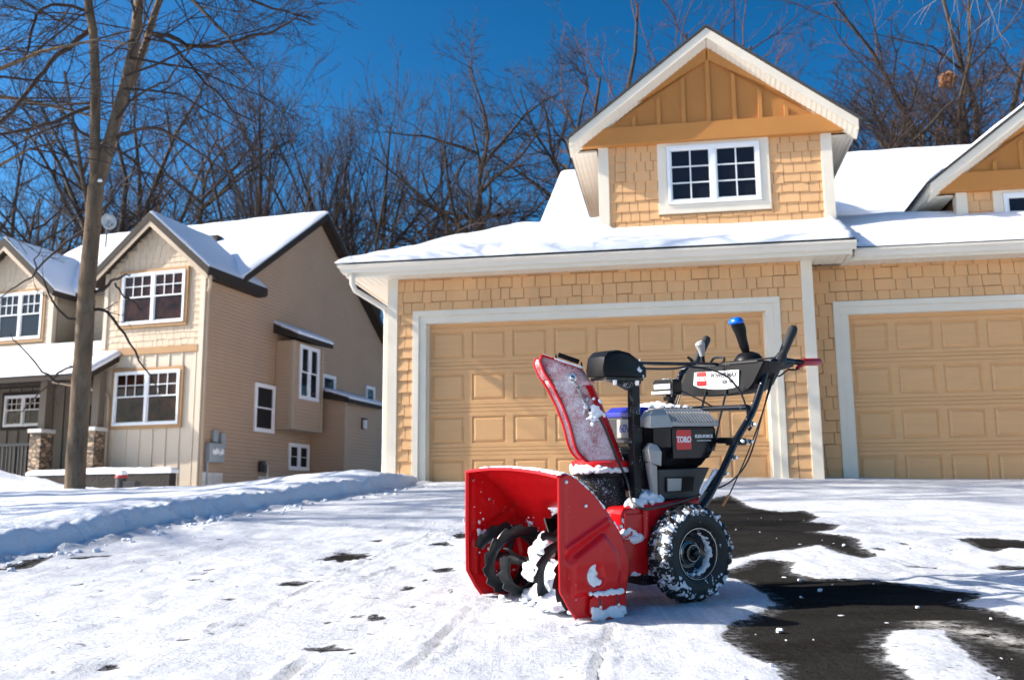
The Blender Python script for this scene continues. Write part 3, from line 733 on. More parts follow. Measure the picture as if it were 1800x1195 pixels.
# ------------------------------------------------------------------ the taupe house on the left
bh = empty('house', (-8.01, 25.0, 0), R(-17.4), 'taupe two-storey house with steep snowy gables behind the bare tree', 'house')
r2 = random.Random(5)
GZ0 = .6
# side wall in lap siding, gable shaped
RY, RZ = 5.93, 9.80; SLP = .675
def side_top(y): return RZ-.12-abs(y-RY)*SLP
sd_ = MB(); z = GZ0; ex_ = .104
while z < 9.5:
    zt = z+ex_
    y0 = 0.0; y1 = 11.1
    if zt > side_top(1.0):
        y0 = RY-(RZ-.12-zt)/SLP; y1 = min(11.1, RY+(RZ-.12-zt)/SLP)
        if z < 6.75 : y0 = max(0.0, min(y0, 0.0))
    y1 = min(y1, RY+(RZ-.12-zt)/SLP)
    if zt <= 6.62: y0 = 0.0
    if y1-y0 < .05: break
    g_ = z+.024; sd_.add([(.022,y0,g_),(.022,y1,g_),(.010,y1,zt),(.010,y0,zt),(-.003,y0,g_),(-.003,y1,g_),(-.003,y0,zt),(-.003,y1,zt)], [(0,1,2,3),(4,5,1,0),(3,2,7,6)])
    z = zt
tag(sd_.build('siding_wall', M['siding'], bh), 'taupe lap siding on the shaded gable side')
core = MB(); core.prism([(0,GZ0),(11.1,GZ0),(11.1,side_top(11.1)),(RY,side_top(RY)),(1.0,side_top(1.0)),(.3,6.5),(0,6.5)], -.25, -.004, 'x'); core.build('wall', M['siding'], bh)
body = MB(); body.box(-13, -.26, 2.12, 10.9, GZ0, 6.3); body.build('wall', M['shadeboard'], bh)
def post(x0, x1, y0, y1, z0, z1, mat='beige', name='corner_board', par=None):
    p = MB(); p.box(x0, x1, y0, y1, z0, z1); return p.build(name, M[mat], par or bh, bevel=.004)
# front bay
fb = MB(); fb.box(-3.12, -.252, .012, .25, GZ0, 6.7); fb.prism([(-3.12,6.7),(-.03,6.7),(-1.6,8.0)], .012, .2, 'y'); fb.box(-3.12, -3.0, .25, 1.9, GZ0, 6.7)
fb.build('wall', M['backing2'], bh)
def gab_line(cx, cz, k): return lambda x: cz-abs(x-cx)*k-.03
s_ = MB(); shingles(s_, -3.10, -.13, 4.62, 8.1, .01, r2, course=.172, holes=[(-2.66,-.5,5.14,6.72)], clip=gab_line(-1.6, 7.98, .87), stag=.012, thick=.018)
tag(s_.build('gable_shingles', M['shingle2'], bh), 'cream shingles under the front gable')
bb = MB(); bb.box(-3.12, -.13, -.008, .011, GZ0, 4.42)
x = -3.05
while x < -.16:
    bb.box(x, x+.05, -.03, -.0085, GZ0, 4.42); x += .405
tag(bb.build('batten_wall', M['board'], bh), 'cream board and batten wall on the ground floor')
p = MB(); p.box(-3.13, -.125, -.05, .011, 4.425, 4.615); p.build('band_board', M['tanband'], bh, bevel=.006)
post(-.13, .024, -.036, .10, GZ0, 6.72, 'board'); post(-3.14, -3.02, -.036, .10, 4.62, 6.7, 'board')
for (x0, x1, z0, z1, lab, gl) in ((-2.56,-.58,5.24,6.63,'white double window upstairs in the front gable','glass_warm'), (-2.62,-.60,2.56,3.98,'white double window downstairs by the stone wall','glass_warm')):
    t = MB(); trim_frame(t, x0, x1, z0, z1, .09, -.07, .0); t.build('window_trim', M['tanband'], bh, bevel=.004)
    window(bh, x0, x1, z0, z1, -.062, 2, (3,2), .47, gl, .055, .06, label=lab, mun=.022)
# side windows
def sidewin(y0, y1, z0, z1, lab, panes=1, half=.5, grid=(1,1), xx=.047, glass='glass'):
    return window(bh, y0, y1, z0, z1, xx, panes, grid, half, glass, .07, .05, face='x', label=lab)
sidewin(2.48, 3.51, 2.53, 3.90, 'tall white sash window left of the jutting bay', 1)
sidewin(4.41, 5.61, 1.52, 2.32, 'small low white window just above the snow', 2, None, (1,2))
sidewin(6.35, 7.22, 3.98, 4.64, 'upper of two white windows tucked behind the jutting bay', 1, None)
sidewin(6.35, 7.22, 3.18, 3.84, 'lower of two white windows tucked behind the jutting bay', 1, None)
sidewin(9.50, 10.2, 4.05, 4.62, 'small white window near the far end of the siding', 1, None)
# bay that juts from the side
b = MB(); b.box(.021, .58, 3.56, 5.34, 2.72, 5.25); b.build('bay', M['siding'], bh)
def lap(b, face, p0, p1, at, z0, z1):
    """lap boards with a shadow gap; face 'x': the plane x=at running p0..p1 in y, 'y': the plane y=at (facing -y) running p0..p1 in x"""
    z = z0
    while z < z1:
        g_ = z+.022; zt = z+.104
        if face == 'x': q = [(at+.020,p0,g_),(at+.020,p1,g_),(at+.008,p1,zt),(at+.008,p0,zt),(at-.002,p0,g_),(at-.002,p1,g_),(at-.002,p0,zt),(at-.002,p1,zt)]
        else: q = [(p0,at-.020,g_),(p1,at-.020,g_),(p1,at-.008,zt),(p0,at-.008,zt),(p0,at+.002,g_),(p1,at+.002,g_),(p0,at+.002,zt),(p1,at+.002,zt)]
        b.add(q, [(0,1,2,3),(4,5,1,0),(3,2,7,6)]); z = zt
b = MB(); lap(b, 'x', 3.57, 5.33, .58, 2.72, 5.2); lap(b, 'y', .03, .58, 3.56, 2.72, 5.2)
b.build('bay_siding', M['siding'], bh)
for (y0, y1) in ((3.54,3.66),(5.24,5.36)): post(.50, .612, y0, y1, 2.71, 5.25)
post(.02, .615, 3.53, 5.37, 2.66, 2.718)
window(bh, 3.88, 5.02, 3.56, 5.18, .632, 2, (1,1), .5, 'glass', .07, .05, face='x', label='tall paired white window on the jutting bay')
def shed_roof(y0, y1, zw, ze, x1, nm='bay_roof'):
    r = MB(); r.prism([(.02,zw),(x1,ze),(x1,ze-.17),(.02,zw-.32)], y0, y1, 'y'); r.build(nm, M['brown'], bh, bevel=.004)
    snow_slab('bay_snow', bh, (x1+.01,y0,ze+.005), (x1+.01,y1,ze+.005), (.02,y1,zw+.005), (.02,y0,zw+.005), .075, 14, 8, .1, .012)
shed_roof(3.36, 5.56, 5.78, 5.44, .82)
# entry shed further back
b = MB(); b.box(.021, 1.2, 5.72, 7.92, GZ0, 3.75); b.build('entry', M['siding'], bh)
b = MB(); lap(b, 'x', 5.72, 7.92, 1.2, GZ0, 3.62); lap(b, 'y', .03, 1.2, 5.72, GZ0, 3.62)
b.build('entry_siding', M['siding'], bh); post(1.13, 1.23, 5.69, 5.80, GZ0, 3.72)
shed_roof(5.50, 8.15, 4.16, 3.74, 1.42)
l = MB(); l.box(1.219, 1.245, 6.80, 6.99, 2.86, 3.22); l.box(1.245, 1.36, 6.82, 6.97, 3.16, 3.21); lo = l.build('wall_lamp', M['darkmetal'], bh, bevel=.006); tag(lo, 'dark wall lamp with frosted glass')
l = MB(); l.box(1.255, 1.345, 6.835, 6.955, 2.88, 3.155); l.build('lamp_glass', M['lampglass'], lo, bevel=.01)
# utility boxes low on the side wall
m_ = MB(); m_.box(.02, .20, .24, .88, 1.58, 2.08); mo = m_.build('meter_box', M['meter'], bh, bevel=.02)
for q in ((.02,.12,.5,.70,2.10,2.42),(.02,.14,.82,1.02,1.96,2.36),(.02,.12,.90,1.02,1.62,1.92)):
    m_ = MB(); m_.box(*q); m_.build('junction_box', M['meter'], mo, bevel=.015)
m_ = MB(); m_.tube([(.08,.30,1.58),(.08,.30,.7)], .035, 8); m_.build('conduit', M['meter'], mo, smooth=True)
for yy in (.44, .68):
    m_ = MB(); m_.lathe([(0,.27),(.07,.27),(.085,.25),(.09,.2),(.1,.2)], (0, yy, 1.86), 'x', 18); m_.build('meter_dial', M['lampglass'], mo, smooth=True)
for y0, y1, z1 in ((.04,1.02,1.33),(2.75,4.3,1.30)):
    m_ = MB(); m_.box(.024, .075, y0, y1, GZ0, z1); m_.build('foundation', M['concrete'], bh)
m_ = MB(); m_.box(.02, .16, 2.78, 2.98, 1.42, 1.72); m_.box(.16,.22,2.80,2.96,1.38,1.62); m_.build('vent_hood', M['darkmetal'], bh, bevel=.02)
m_ = MB(); m_.tube([(.03,3.15,1.62),(.10,3.15,1.60),(.10,3.15,.8)], .03, 8); m_.build('pipe', M['gutter'], bh, smooth=True)
# roofs: main gable with its ridge along the front
LXR = -8.6
rf = MB(); EY = 1.3; EZ = RZ-(RY-EY)*SLP; BY = 11.5; BZ_ = RZ-(BY-RY)*SLP
rf.prism([(EY,EZ),(RY,RZ),(BY,BZ_),(BY,BZ_-.20),(RY,RZ-.24),(EY,EZ-.20)], LXR, .34, 'x')
tag(rf.build('roof', M['brown'], bh), 'dark brown rake boards edging the main roof')
hp = MB(); hp.add([(LXR,EY,EZ),(LXR,RY,RZ),(LXR,BY,BZ_),(LXR-4.2,RY,RZ-2.4),(LXR-5,EY,EZ-.5),(LXR-5,BY,BZ_)], [(0,1,3,4),(1,2,5,3)]); hp.build('roof', M['roof_snow'], bh)
snow_slab('roof_snow', bh, (LXR,EY-.02,EZ+.01), (.32,EY-.02,EZ+.01), (.32,RY,RZ+.02), (LXR,RY,RZ+.02), .12, 30, 20, .2, .03)
snow_slab('roof_snow', bh, (.32,BY,BZ_+.01), (LXR,BY,BZ_+.01), (LXR,RY,RZ+.02), (.32,RY,RZ+.02), .10, 20, 12, .2, .02)
for (vx, vy) in ((-2.6, 4.1), (-6.35, 3.0)):
    v = MB(); zz = RZ-(RY-vy)*SLP; v.box(vx-.16, vx+.16, vy-.15, vy+.15, zz, zz+.26); v.build('roof_vent', M['brown'], bh, bevel=.02)
# cross gables
def cross_gable(cx, cz, hw, k, yf, yb, lab):
    ez = cz-hw*k; r = MB()
    for sg in (-1, 1):
        r.add([(cx,yf,cz),(cx+sg*hw,yf,ez),(cx+sg*hw,yb,ez),(cx,yb,cz),(cx,yf,cz-.22),(cx+sg*(hw-.02),yf,ez-.20),(cx+sg*(hw-.02),yb,ez-.20),(cx,yb,cz-.22)],
              [(0,1,2,3),(0,4,5,1),(1,5,6,2),(4,7,6,5),(2,6,7,3)])
    tag(r.build('gable_roof', M['brown'], bh), lab)
    f = MB()
    for sg in (-1, 1): f.prism([(cx,cz-.225),(cx+sg*(hw-.05),ez-.185),(cx+sg*(hw-.05),ez-.31),(cx,cz-.37)], yf+.02, yf+.05, 'y')
    f.build('rake_trim', M['beige'], bh)
    for sg in (-1, 1):
        yo = .03
        snow_slab('gable_snow', bh, (cx+sg*(hw+.0),yf+yo,ez+.012), (cx+sg*hw,yb,ez+.012), (cx,yb,cz+.015), (cx,yf+yo,cz+.015), .08, 16, 10, .14, .015)
cross_gable(-1.62, 8.22, 1.92, .865, -.32, 2.5, 'dark trimmed front gable roof on the right')
cross_gable(-7.22, 8.22, 1.92, .865, .42, 3.4, 'dark trimmed front gable roof on the left')
# closed underside at the right gable's eave, its gutter and downspout
e_ = MB(); e_.box(.026, .30, .0, 2.45, 6.32, 6.36); e_.box(.22, .32, -.30, 2.5, 6.36, 6.58); e_.build('eave_box', M['brown'], bh)
d = MB(); d.tube([(.27,-.2,6.42),(.27,-.2,6.28),(.2,-.08,6.14),(.075,.03,6.02),(.06,.05,5.9),(.06,.05,.8)], .05, 8); d.build('downspout', M['beige'], bh, smooth=True)
# left bay upstairs and the recessed middle
lb = MB(); lb.box(-9.2, -5.62, .82, 1.0, 4.4, 6.7); lb.prism([(-9.0,6.7),(-5.5,6.7),(-7.22,8.0)], .82, 1.0, 'y'); lb.box(-5.72, -5.60, 1.0, 1.9, 4.4, 6.7); lb.box(-5.6, -3.1, 1.7, 1.9, 4.4, 6.65); lb.build('wall', M['backing2'], bh)
s_ = MB(); shingles(s_, -9.0, -5.74, 4.75, 8.1, .81, r2, course=.172, holes=[(-7.66,-5.88,5.1,6.72)], clip=gab_line(-7.22, 7.98, .87), stag=.012, thick=.018)
s_.build('gable_shingles', M['shingle2'], bh); s_ = MB(); shingles(s_, -5.6, -3.1, 4.75, 6.62, 1.69, r2, course=.172, holes=[(-5.45,-4.9,5.5,6.45)], stag=.012, thick=.018); s_.build('wall_shingles', M['shingle2'], bh)
post(-5.74, -5.58, .775, .92, 4.7, 6.7, 'board')
t = MB(); trim_frame(t, -7.56, -5.97, 5.24, 6.63, .09, .765, .80); t.build('window_trim', M['tanband'], bh)
window(bh, -7.56, -5.97, 5.24, 6.63, .78, 2, (3,2), .47, 'glass', .055, .06, label='white double window upstairs at the left edge', mun=.022)
window(bh, -5.40, -4.95, 5.55, 6.40, 1.67, 1, (1,1), .5, 'glass', .06, .05, label='narrow white window hidden by the tree trunk')
# porch: roof, wall, posts, stone piers, railing
pr = MB(); pr.prism([(-1.1,3.90),(.9,5.00),(1.75,5.05),(1.75,4.1),(-1.1,3.70)], -13, -3.16, 'x'); pr.prism([(-1.1,3.90),(-.055,4.475),(-.055,4.27),(-1.1,3.70)], -3.16, -2.52, 'x'); pr.build('porch_roof', M['brown'], bh)
snow_slab('porch_snow', bh, (-13,-1.12,3.91), (-3.15,-1.12,3.91), (-3.15,.84,4.99), (-13,.84,4.99), .11, 40, 12, .18, .03)
snow_slab('porch_snow', bh, (-3.18,-1.12,3.91), (-2.50,-1.12,3.91), (-2.50,-.055,4.50), (-3.18,-.055,4.50), .10, 8, 8, .10, .02)
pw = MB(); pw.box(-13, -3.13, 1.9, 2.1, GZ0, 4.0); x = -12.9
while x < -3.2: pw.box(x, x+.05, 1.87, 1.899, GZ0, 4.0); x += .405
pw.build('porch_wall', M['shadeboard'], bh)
t = MB(); trim_frame(t, -8.12, -6.75, 2.85, 3.78, .1, 1.84, 1.87); t.build('window_trim', M['brown'], bh)
window(bh, -8.12, -6.75, 2.85, 3.78, 1.86, 2, (3,2), .47, 'glass_warm', .055, .06, label='white double window in the shade of the porch', mun=.02)
dm = MB(); dm.box(-5.6, -4.6, 1.84, 1.87, .9, 3.4); dm.build('door', M['brown'], bh, bevel=.01)
for px_ in (-4.84, -3.13):
    s_ = MB(); s_.box(px_, px_+.36, -.52, -.06, GZ0, 2.42); so2 = s_.build('stone_pier', M['stone'], bh, bevel=.01)
    c_ = MB(); c_.box(px_-.05, px_+.41, -.57, -.052, 2.42, 2.52); c_.build('pier_cap', M['concrete'], so2, bevel=.01)
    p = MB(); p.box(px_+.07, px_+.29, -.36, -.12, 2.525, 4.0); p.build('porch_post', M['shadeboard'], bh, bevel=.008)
rl = MB(); rl.box(-9.2, -4.83, -.28, -.2, 2.10, 2.18); rl.box(-9.2, -4.83, -.27, -.21, 1.22, 1.28); x = -9.1
while x < -4.9: rl.box(x, x+.035, -.257, -.223, 1.28, 2.10); x += .13
rl.build('railing', M['darkmetal'], bh)
pf = MB(); pf.box(-13, -3.14, -.48, 1.9, GZ0, 1.18); pf.build('porch_floor', M['concrete'], bh)
d = MB(); d.tube([(-4.3,-.50,3.78),(-3.0,-.12,3.50),(-2.80,-.09,3.38),(-2.76,-.09,3.2),(-2.76,-.09,.9)], .045, 8); d.build('downspout', M['beige'], bh, smooth=True)
# low block wall before the house
rw = empty('garden_wall', (-8.01, 25.0, 0), R(-17.4), 'low dark block garden wall with a ribbon of snow on top', 'wall')
g = MB(); g.box(-4.4, -.05, -1.0, -.75, .5, 1.33); g.build('blocks', M['block'], rw, bevel=.02)
snow_slab('snow_cap', rw, (-4.42,-1.02,1.33), (-.03,-1.02,1.33), (-.03,-.7,1.33), (-4.42,-.7,1.33), .10, 30, 4, .12, .03, 'snow')
# small red-topped box
gl = empty('marker', (-8.85, 22.3, .80), R(-10), 'small dark garden marker with a snow-capped red top before the block wall', 'marker')
g = MB(); g.lathe([(0,-.3),(.13,-.3),(.12,.28),(.135,.29),(.135,.33),(0,.33)], (0,0,0), 'z', 14); g.box(.12, .42, -.12, .12, -.3, .22); g.build('body', M['darkmetal'], gl, bevel=.01)
g = MB(); g.lathe([(.137,.30),(.14,.34),(.11,.39),(0,.41)], (0,0,0), 'z', 16); g.build('cap', paint('marker_red', (.35,.03,.03), .5), gl, smooth=True)
g = MB(); g.ball((0,0,.41), .135, 12, 8, .3, (1,1,.6)); g.build('snow_cap', M['stuck_snow'], gl, smooth=True)
# satellite dish on the ridge
dk = empty('satellite_dish', (-11.94, 28.0, 8.80), R(38), 'grey satellite dish on the ridge of the taupe house', 'satellite dish')
g = MB(); P_ = []
for r_ in (0,.08,.16,.24): P_.append([(r_*math.cos(a)*.9, .07*(r_/.24)**2*-1, r_*math.sin(a)) for a in [2*math.pi*i/20 for i in range(20)]])
g.loft(P_, cap=False); g.build('dish', M['meter'], dk, smooth=True, solid=.012)
g = MB(); g.tube([(0,.03,0),(0,.12,-.15),(0,.12,-.75)], .025, 8); g.tube([(0,0,-.2),(0,-.35,-.18)], .012, 6); g.ball((0,-.36,-.16), .035); g.build('mast', M['darkmetal'], dk)

T_trunk = [((-5.54, 12.5, 0.48), 0.145), ((-5.54, 12.5, 0.64), 0.127), ((-5.55, 12.5, 1.52), 0.12), ((-5.55, 12.5, 2.55), 0.113), ((-5.55, 12.5, 3.54), 0.105), ((-5.54, 12.5, 4.15), 0.102), ((-5.52, 12.5, 4.63), 0.102)]
T_left = [((-5.52, 12.5, 4.63), 0.073), ((-5.56, 12.5, 5.02), 0.069), ((-5.58, 12.5, 5.58), 0.065), ((-5.6, 12.5, 6.16), 0.062), ((-5.66, 12.5, 6.73), 0.058), ((-5.76, 12.5, 7.24), 0.055), ((-5.85, 12.5, 8.0), 0.047), ((-5.96, 12.5, 9.05), 0.036), ((-6.11, 12.5, 10.21), 0.022)]
T_right = [((-5.52, 12.5, 4.63), 0.087), ((-5.45, 12.5, 4.94), 0.087), ((-5.4, 12.5, 5.24), 0.087), ((-5.28, 12.5, 5.86), 0.08), ((-5.2, 12.5, 6.35), 0.076), ((-5.16, 12.5, 6.9), 0.073), ((-5.14, 12.5, 7.4), 0.065), ((-5.09, 12.5, 8.26), 0.058), ((-5.14, 12.5, 9.49), 0.036), ((-5.08, 12.5, 10.66), 0.022)]
T_third = [((-5.34, 12.75, 6.06), 0.055), ((-5.26, 12.75, 6.17), 0.055), ((-5.18, 12.75, 6.52), 0.051), ((-5.1, 12.75, 6.86), 0.051), ((-4.99, 12.75, 7.45), 0.047), ((-4.8, 12.75, 8.23), 0.04), ((-4.52, 12.75, 9.21), 0.029)]
LIMBS= [[((-5.28, 12.5, 5.32), 0.0291), ((-4.98, 12.5, 5.4), 0.0254), ((-4.57, 12.5, 5.32), 0.0218), ((-4.22, 12.5, 5.08), 0.0174), ((-3.75, 12.5, 4.72), 0.0116), ((-3.46, 12.5, 4.45), 0.0073)], [((-4.94, 12.5, 6.84), 0.0363), ((-4.68, 12.5, 6.79), 0.0327), ((-4.42, 12.5, 6.63), 0.0291), ((-4.01, 12.5, 6.6), 0.0254), ((-3.55, 12.5, 6.72), 0.0203), ((-3.2, 12.5, 6.77), 0.0174), ((-2.93, 12.5, 6.92), 0.0131), ((-2.6, 12.5, 6.83), 0.0073)], [((-4.84, 12.5, 6.83), 0.0254), ((-4.55, 12.5, 6.58), 0.0218), ((-4.33, 12.5, 6.31), 0.0189), ((-4.07, 12.5, 6.08), 0.016), ((-3.82, 12.5, 5.81), 0.0116), ((-3.51, 12.5, 5.65), 0.0073)], [((-4.8, 12.5, 7.57), 0.0327), ((-4.4, 12.5, 7.29), 0.0291), ((-4.02, 12.5, 6.89), 0.0233), ((-3.68, 12.5, 6.49), 0.0189), ((-3.45, 12.5, 6.18), 0.0145), ((-3.31, 12.5, 5.93), 0.0073)], [((-4.7, 12.5, 8.0), 0.0291), ((-4.13, 12.5, 7.65), 0.0233), ((-3.57, 12.5, 7.3), 0.0189), ((-3.09, 12.5, 7.13), 0.0145), ((-2.7, 12.5, 7.0), 0.0073)], [((-5.74, 12.5, 6.9), 0.0363), ((-6.06, 12.5, 6.68), 0.0363), ((-6.3, 12.5, 6.53), 0.0334), ((-6.53, 12.5, 6.3), 0.0305), ((-6.76, 12.5, 6.04), 0.0291), ((-7.05, 12.5, 5.8), 0.0262), ((-7.49, 12.5, 5.56), 0.0182)], [((-5.61, 12.5, 5.83), 0.0291), ((-5.7, 12.5, 5.75), 0.0276), ((-6.07, 12.5, 5.52), 0.0247), ((-6.48, 12.5, 5.35), 0.0218), ((-6.85, 12.5, 5.26), 0.0189), ((-7.3, 12.5, 5.16), 0.0109)], [((-5.55, 12.5, 5.26), 0.0218), ((-5.79, 12.5, 5.42), 0.0203), ((-5.97, 12.5, 5.55), 0.0174), ((-6.41, 12.5, 5.41), 0.0145), ((-6.85, 12.5, 5.18), 0.0102), ((-7.15, 12.5, 5.12), 0.0073)], [((-5.63, 12.5, 5.83), 0.0189), ((-6.05, 12.5, 5.85), 0.0167), ((-6.52, 12.5, 5.93), 0.0145), ((-6.91, 12.5, 6.0), 0.0102)], [((-5.75, 12.5, 7.15), 0.0254), ((-6.15, 12.5, 7.24), 0.0218), ((-6.45, 12.5, 7.08), 0.0203), ((-6.5, 12.5, 6.66), 0.0189), ((-6.56, 12.5, 6.29), 0.0145)], [((-5.46, 12.5, 2.99), 0.0247), ((-5.33, 12.5, 2.96), 0.0218), ((-5.21, 12.5, 2.86), 0.0196), ((-5.04, 12.5, 2.64), 0.016), ((-4.86, 12.5, 2.32), 0.0131), ((-4.68, 12.5, 2.06), 0.0087), ((-4.54, 12.5, 1.88), 0.0058)], [((-5.46, 12.5, 3.19), 0.0247), ((-5.32, 12.5, 3.24), 0.0218), ((-5.19, 12.5, 3.32), 0.0189), ((-5.05, 12.5, 3.38), 0.0145), ((-4.91, 12.5, 3.39), 0.0073)], [((-5.19, 12.5, 3.32), 0.0145), ((-5.09, 12.5, 3.19), 0.0124), ((-4.96, 12.5, 3.07), 0.0102), ((-4.82, 12.5, 2.96), 0.0065)], [((-5.57, 12.5, 4.08), 0.0218), ((-5.81, 12.5, 3.96), 0.0189), ((-6.13, 12.5, 3.73), 0.0153), ((-6.41, 12.5, 3.47), 0.0124), ((-6.69, 12.5, 3.28), 0.0087), ((-6.91, 12.5, 3.16), 0.0058)], [((-5.55, 12.5, 2.85), 0.0189), ((-5.74, 12.5, 2.85), 0.0153), ((-5.93, 12.5, 3.04), 0.0131), ((-6.07, 12.5, 3.35), 0.0109), ((-6.14, 12.5, 3.58), 0.0087), ((-6.04, 12.5, 3.73), 0.0058)], [((-5.57, 12.5, 2.1), 0.0189), ((-5.83, 12.5, 2.02), 0.016), ((-6.06, 12.5, 2.18), 0.0131), ((-6.34, 12.5, 2.48), 0.0102), ((-6.5, 12.5, 2.63), 0.0058)], [((-5.57, 12.5, 2.25), 0.0145), ((-5.87, 12.5, 2.18), 0.0124), ((-6.18, 12.5, 1.89), 0.0094), ((-6.42, 12.5, 1.67), 0.0058)], [((-5.34, 12.5, 5.54), 0.0189), ((-4.98, 12.5, 5.9), 0.016), ((-4.6, 12.5, 6.06), 0.0131), ((-4.31, 12.5, 6.39), 0.0094), ((-4.09, 12.5, 6.8), 0.0058)], [((-5.28, 12.5, 5.16), 0.016), ((-5.0, 12.5, 4.94), 0.0131), ((-4.82, 12.5, 4.62), 0.0102), ((-4.6, 12.5, 4.5), 0.0073)], [((-5.16, 12.5, 6.73), 0.0182), ((-5.48, 12.5, 6.61), 0.0145), ((-5.78, 12.5, 6.4), 0.0116), ((-6.07, 12.5, 6.08), 0.0087)]]

# ------------------------------------------------------------------ trees
class TB:
    """fast gatherer of tapered tubes"""
    def __init__(s): s.v = []; s.f = []; s.n = 0
    def tube(s, pts, rad, n):
        m = len(pts); P = pts; ref = None
        for i in range(m):
            a = P[max(i-1, 0)]; b = P[min(i+1, m-1)]; t = (b-a)
            if t.length < 1e-9: t = Vector((0,0,1))
            t.normalize()
            if ref is None: ref = t.orthogonal().normalized()
            else:
                ref = ref-t*ref.dot(t)
                if ref.length < 1e-5: ref = t.orthogonal()
                ref.normalize()
            bi = t.cross(ref); r = rad[i]
            for k in range(n):
                a_ = 2*math.pi*k/n
                q = P[i]+ref*(math.cos(a_)*r)+bi*(math.sin(a_)*r)
                s.v.append((q.x, q.y, q.z))
        o = s.n
        for i in range(m-1):
            for k in range(n):
                k2 = (k+1) % n
                s.f.append((o+i*n+k, o+i*n+k2, o+(i+1)*n+k2, o+(i+1)*n+k))
        s.n += m*n
    def build(s, name, mat, parent=None):
        me = bpy.data.meshes.new(name); me.from_pydata(s.v, [], s.f); me.materials.append(mat)
        me.polygons.foreach_set('use_smooth', [True]*len(me.polygons)); me.update()
        o = bpy.data.objects.new(name, me); COL.objects.link(o)
        if parent: o.parent = parent
        return o
def rv(r): return Vector((r.gauss(0,1), r.gauss(0,1), r.gauss(0,1)))
def sprout(r, p, d, L, rad, lv, out, up, wig, spread, kids, rat):
    """a branch of length L from p along d, with side branches down to twigs (lv = 0)"""
    n = 5 if lv >= 2 else (4 if lv == 1 else 3)
    pts = [p.copy()]; q = p.copy(); dd = d.normalized(); dirs = [dd.copy()]
    for i in range(n):
        dd = (dd+rv(r)*wig+Vector((0,0,up))).normalized()
        q = q+dd*(L/n); pts.append(q.copy()); dirs.append(dd.copy())
    rads = [rad*(1-.72*i/n) for i in range(n+1)]
    out.append((pts, rads, lv))
    if lv == 0: return
    nk = kids[lv]
    for k in range(nk):
        t = r.uniform(.18, 1.0) if k else .98
        f = t*n; i = min(int(f), n-1); f -= i
        pp = pts[i].lerp(pts[i+1], f); bd = dirs[i+1]
        ax = bd.cross(rv(r)).normalized(); ang = r.gauss(spread, .16)
        nd = (bd*math.cos(ang)+ax*math.sin(ang)).normalized()
        sprout(r, pp, nd, L*rat*r.uniform(.7, 1.25)*(1.08-.35*t), max(rads[i]*.55, .0035), lv-1, out, up, wig, spread, kids, rat)
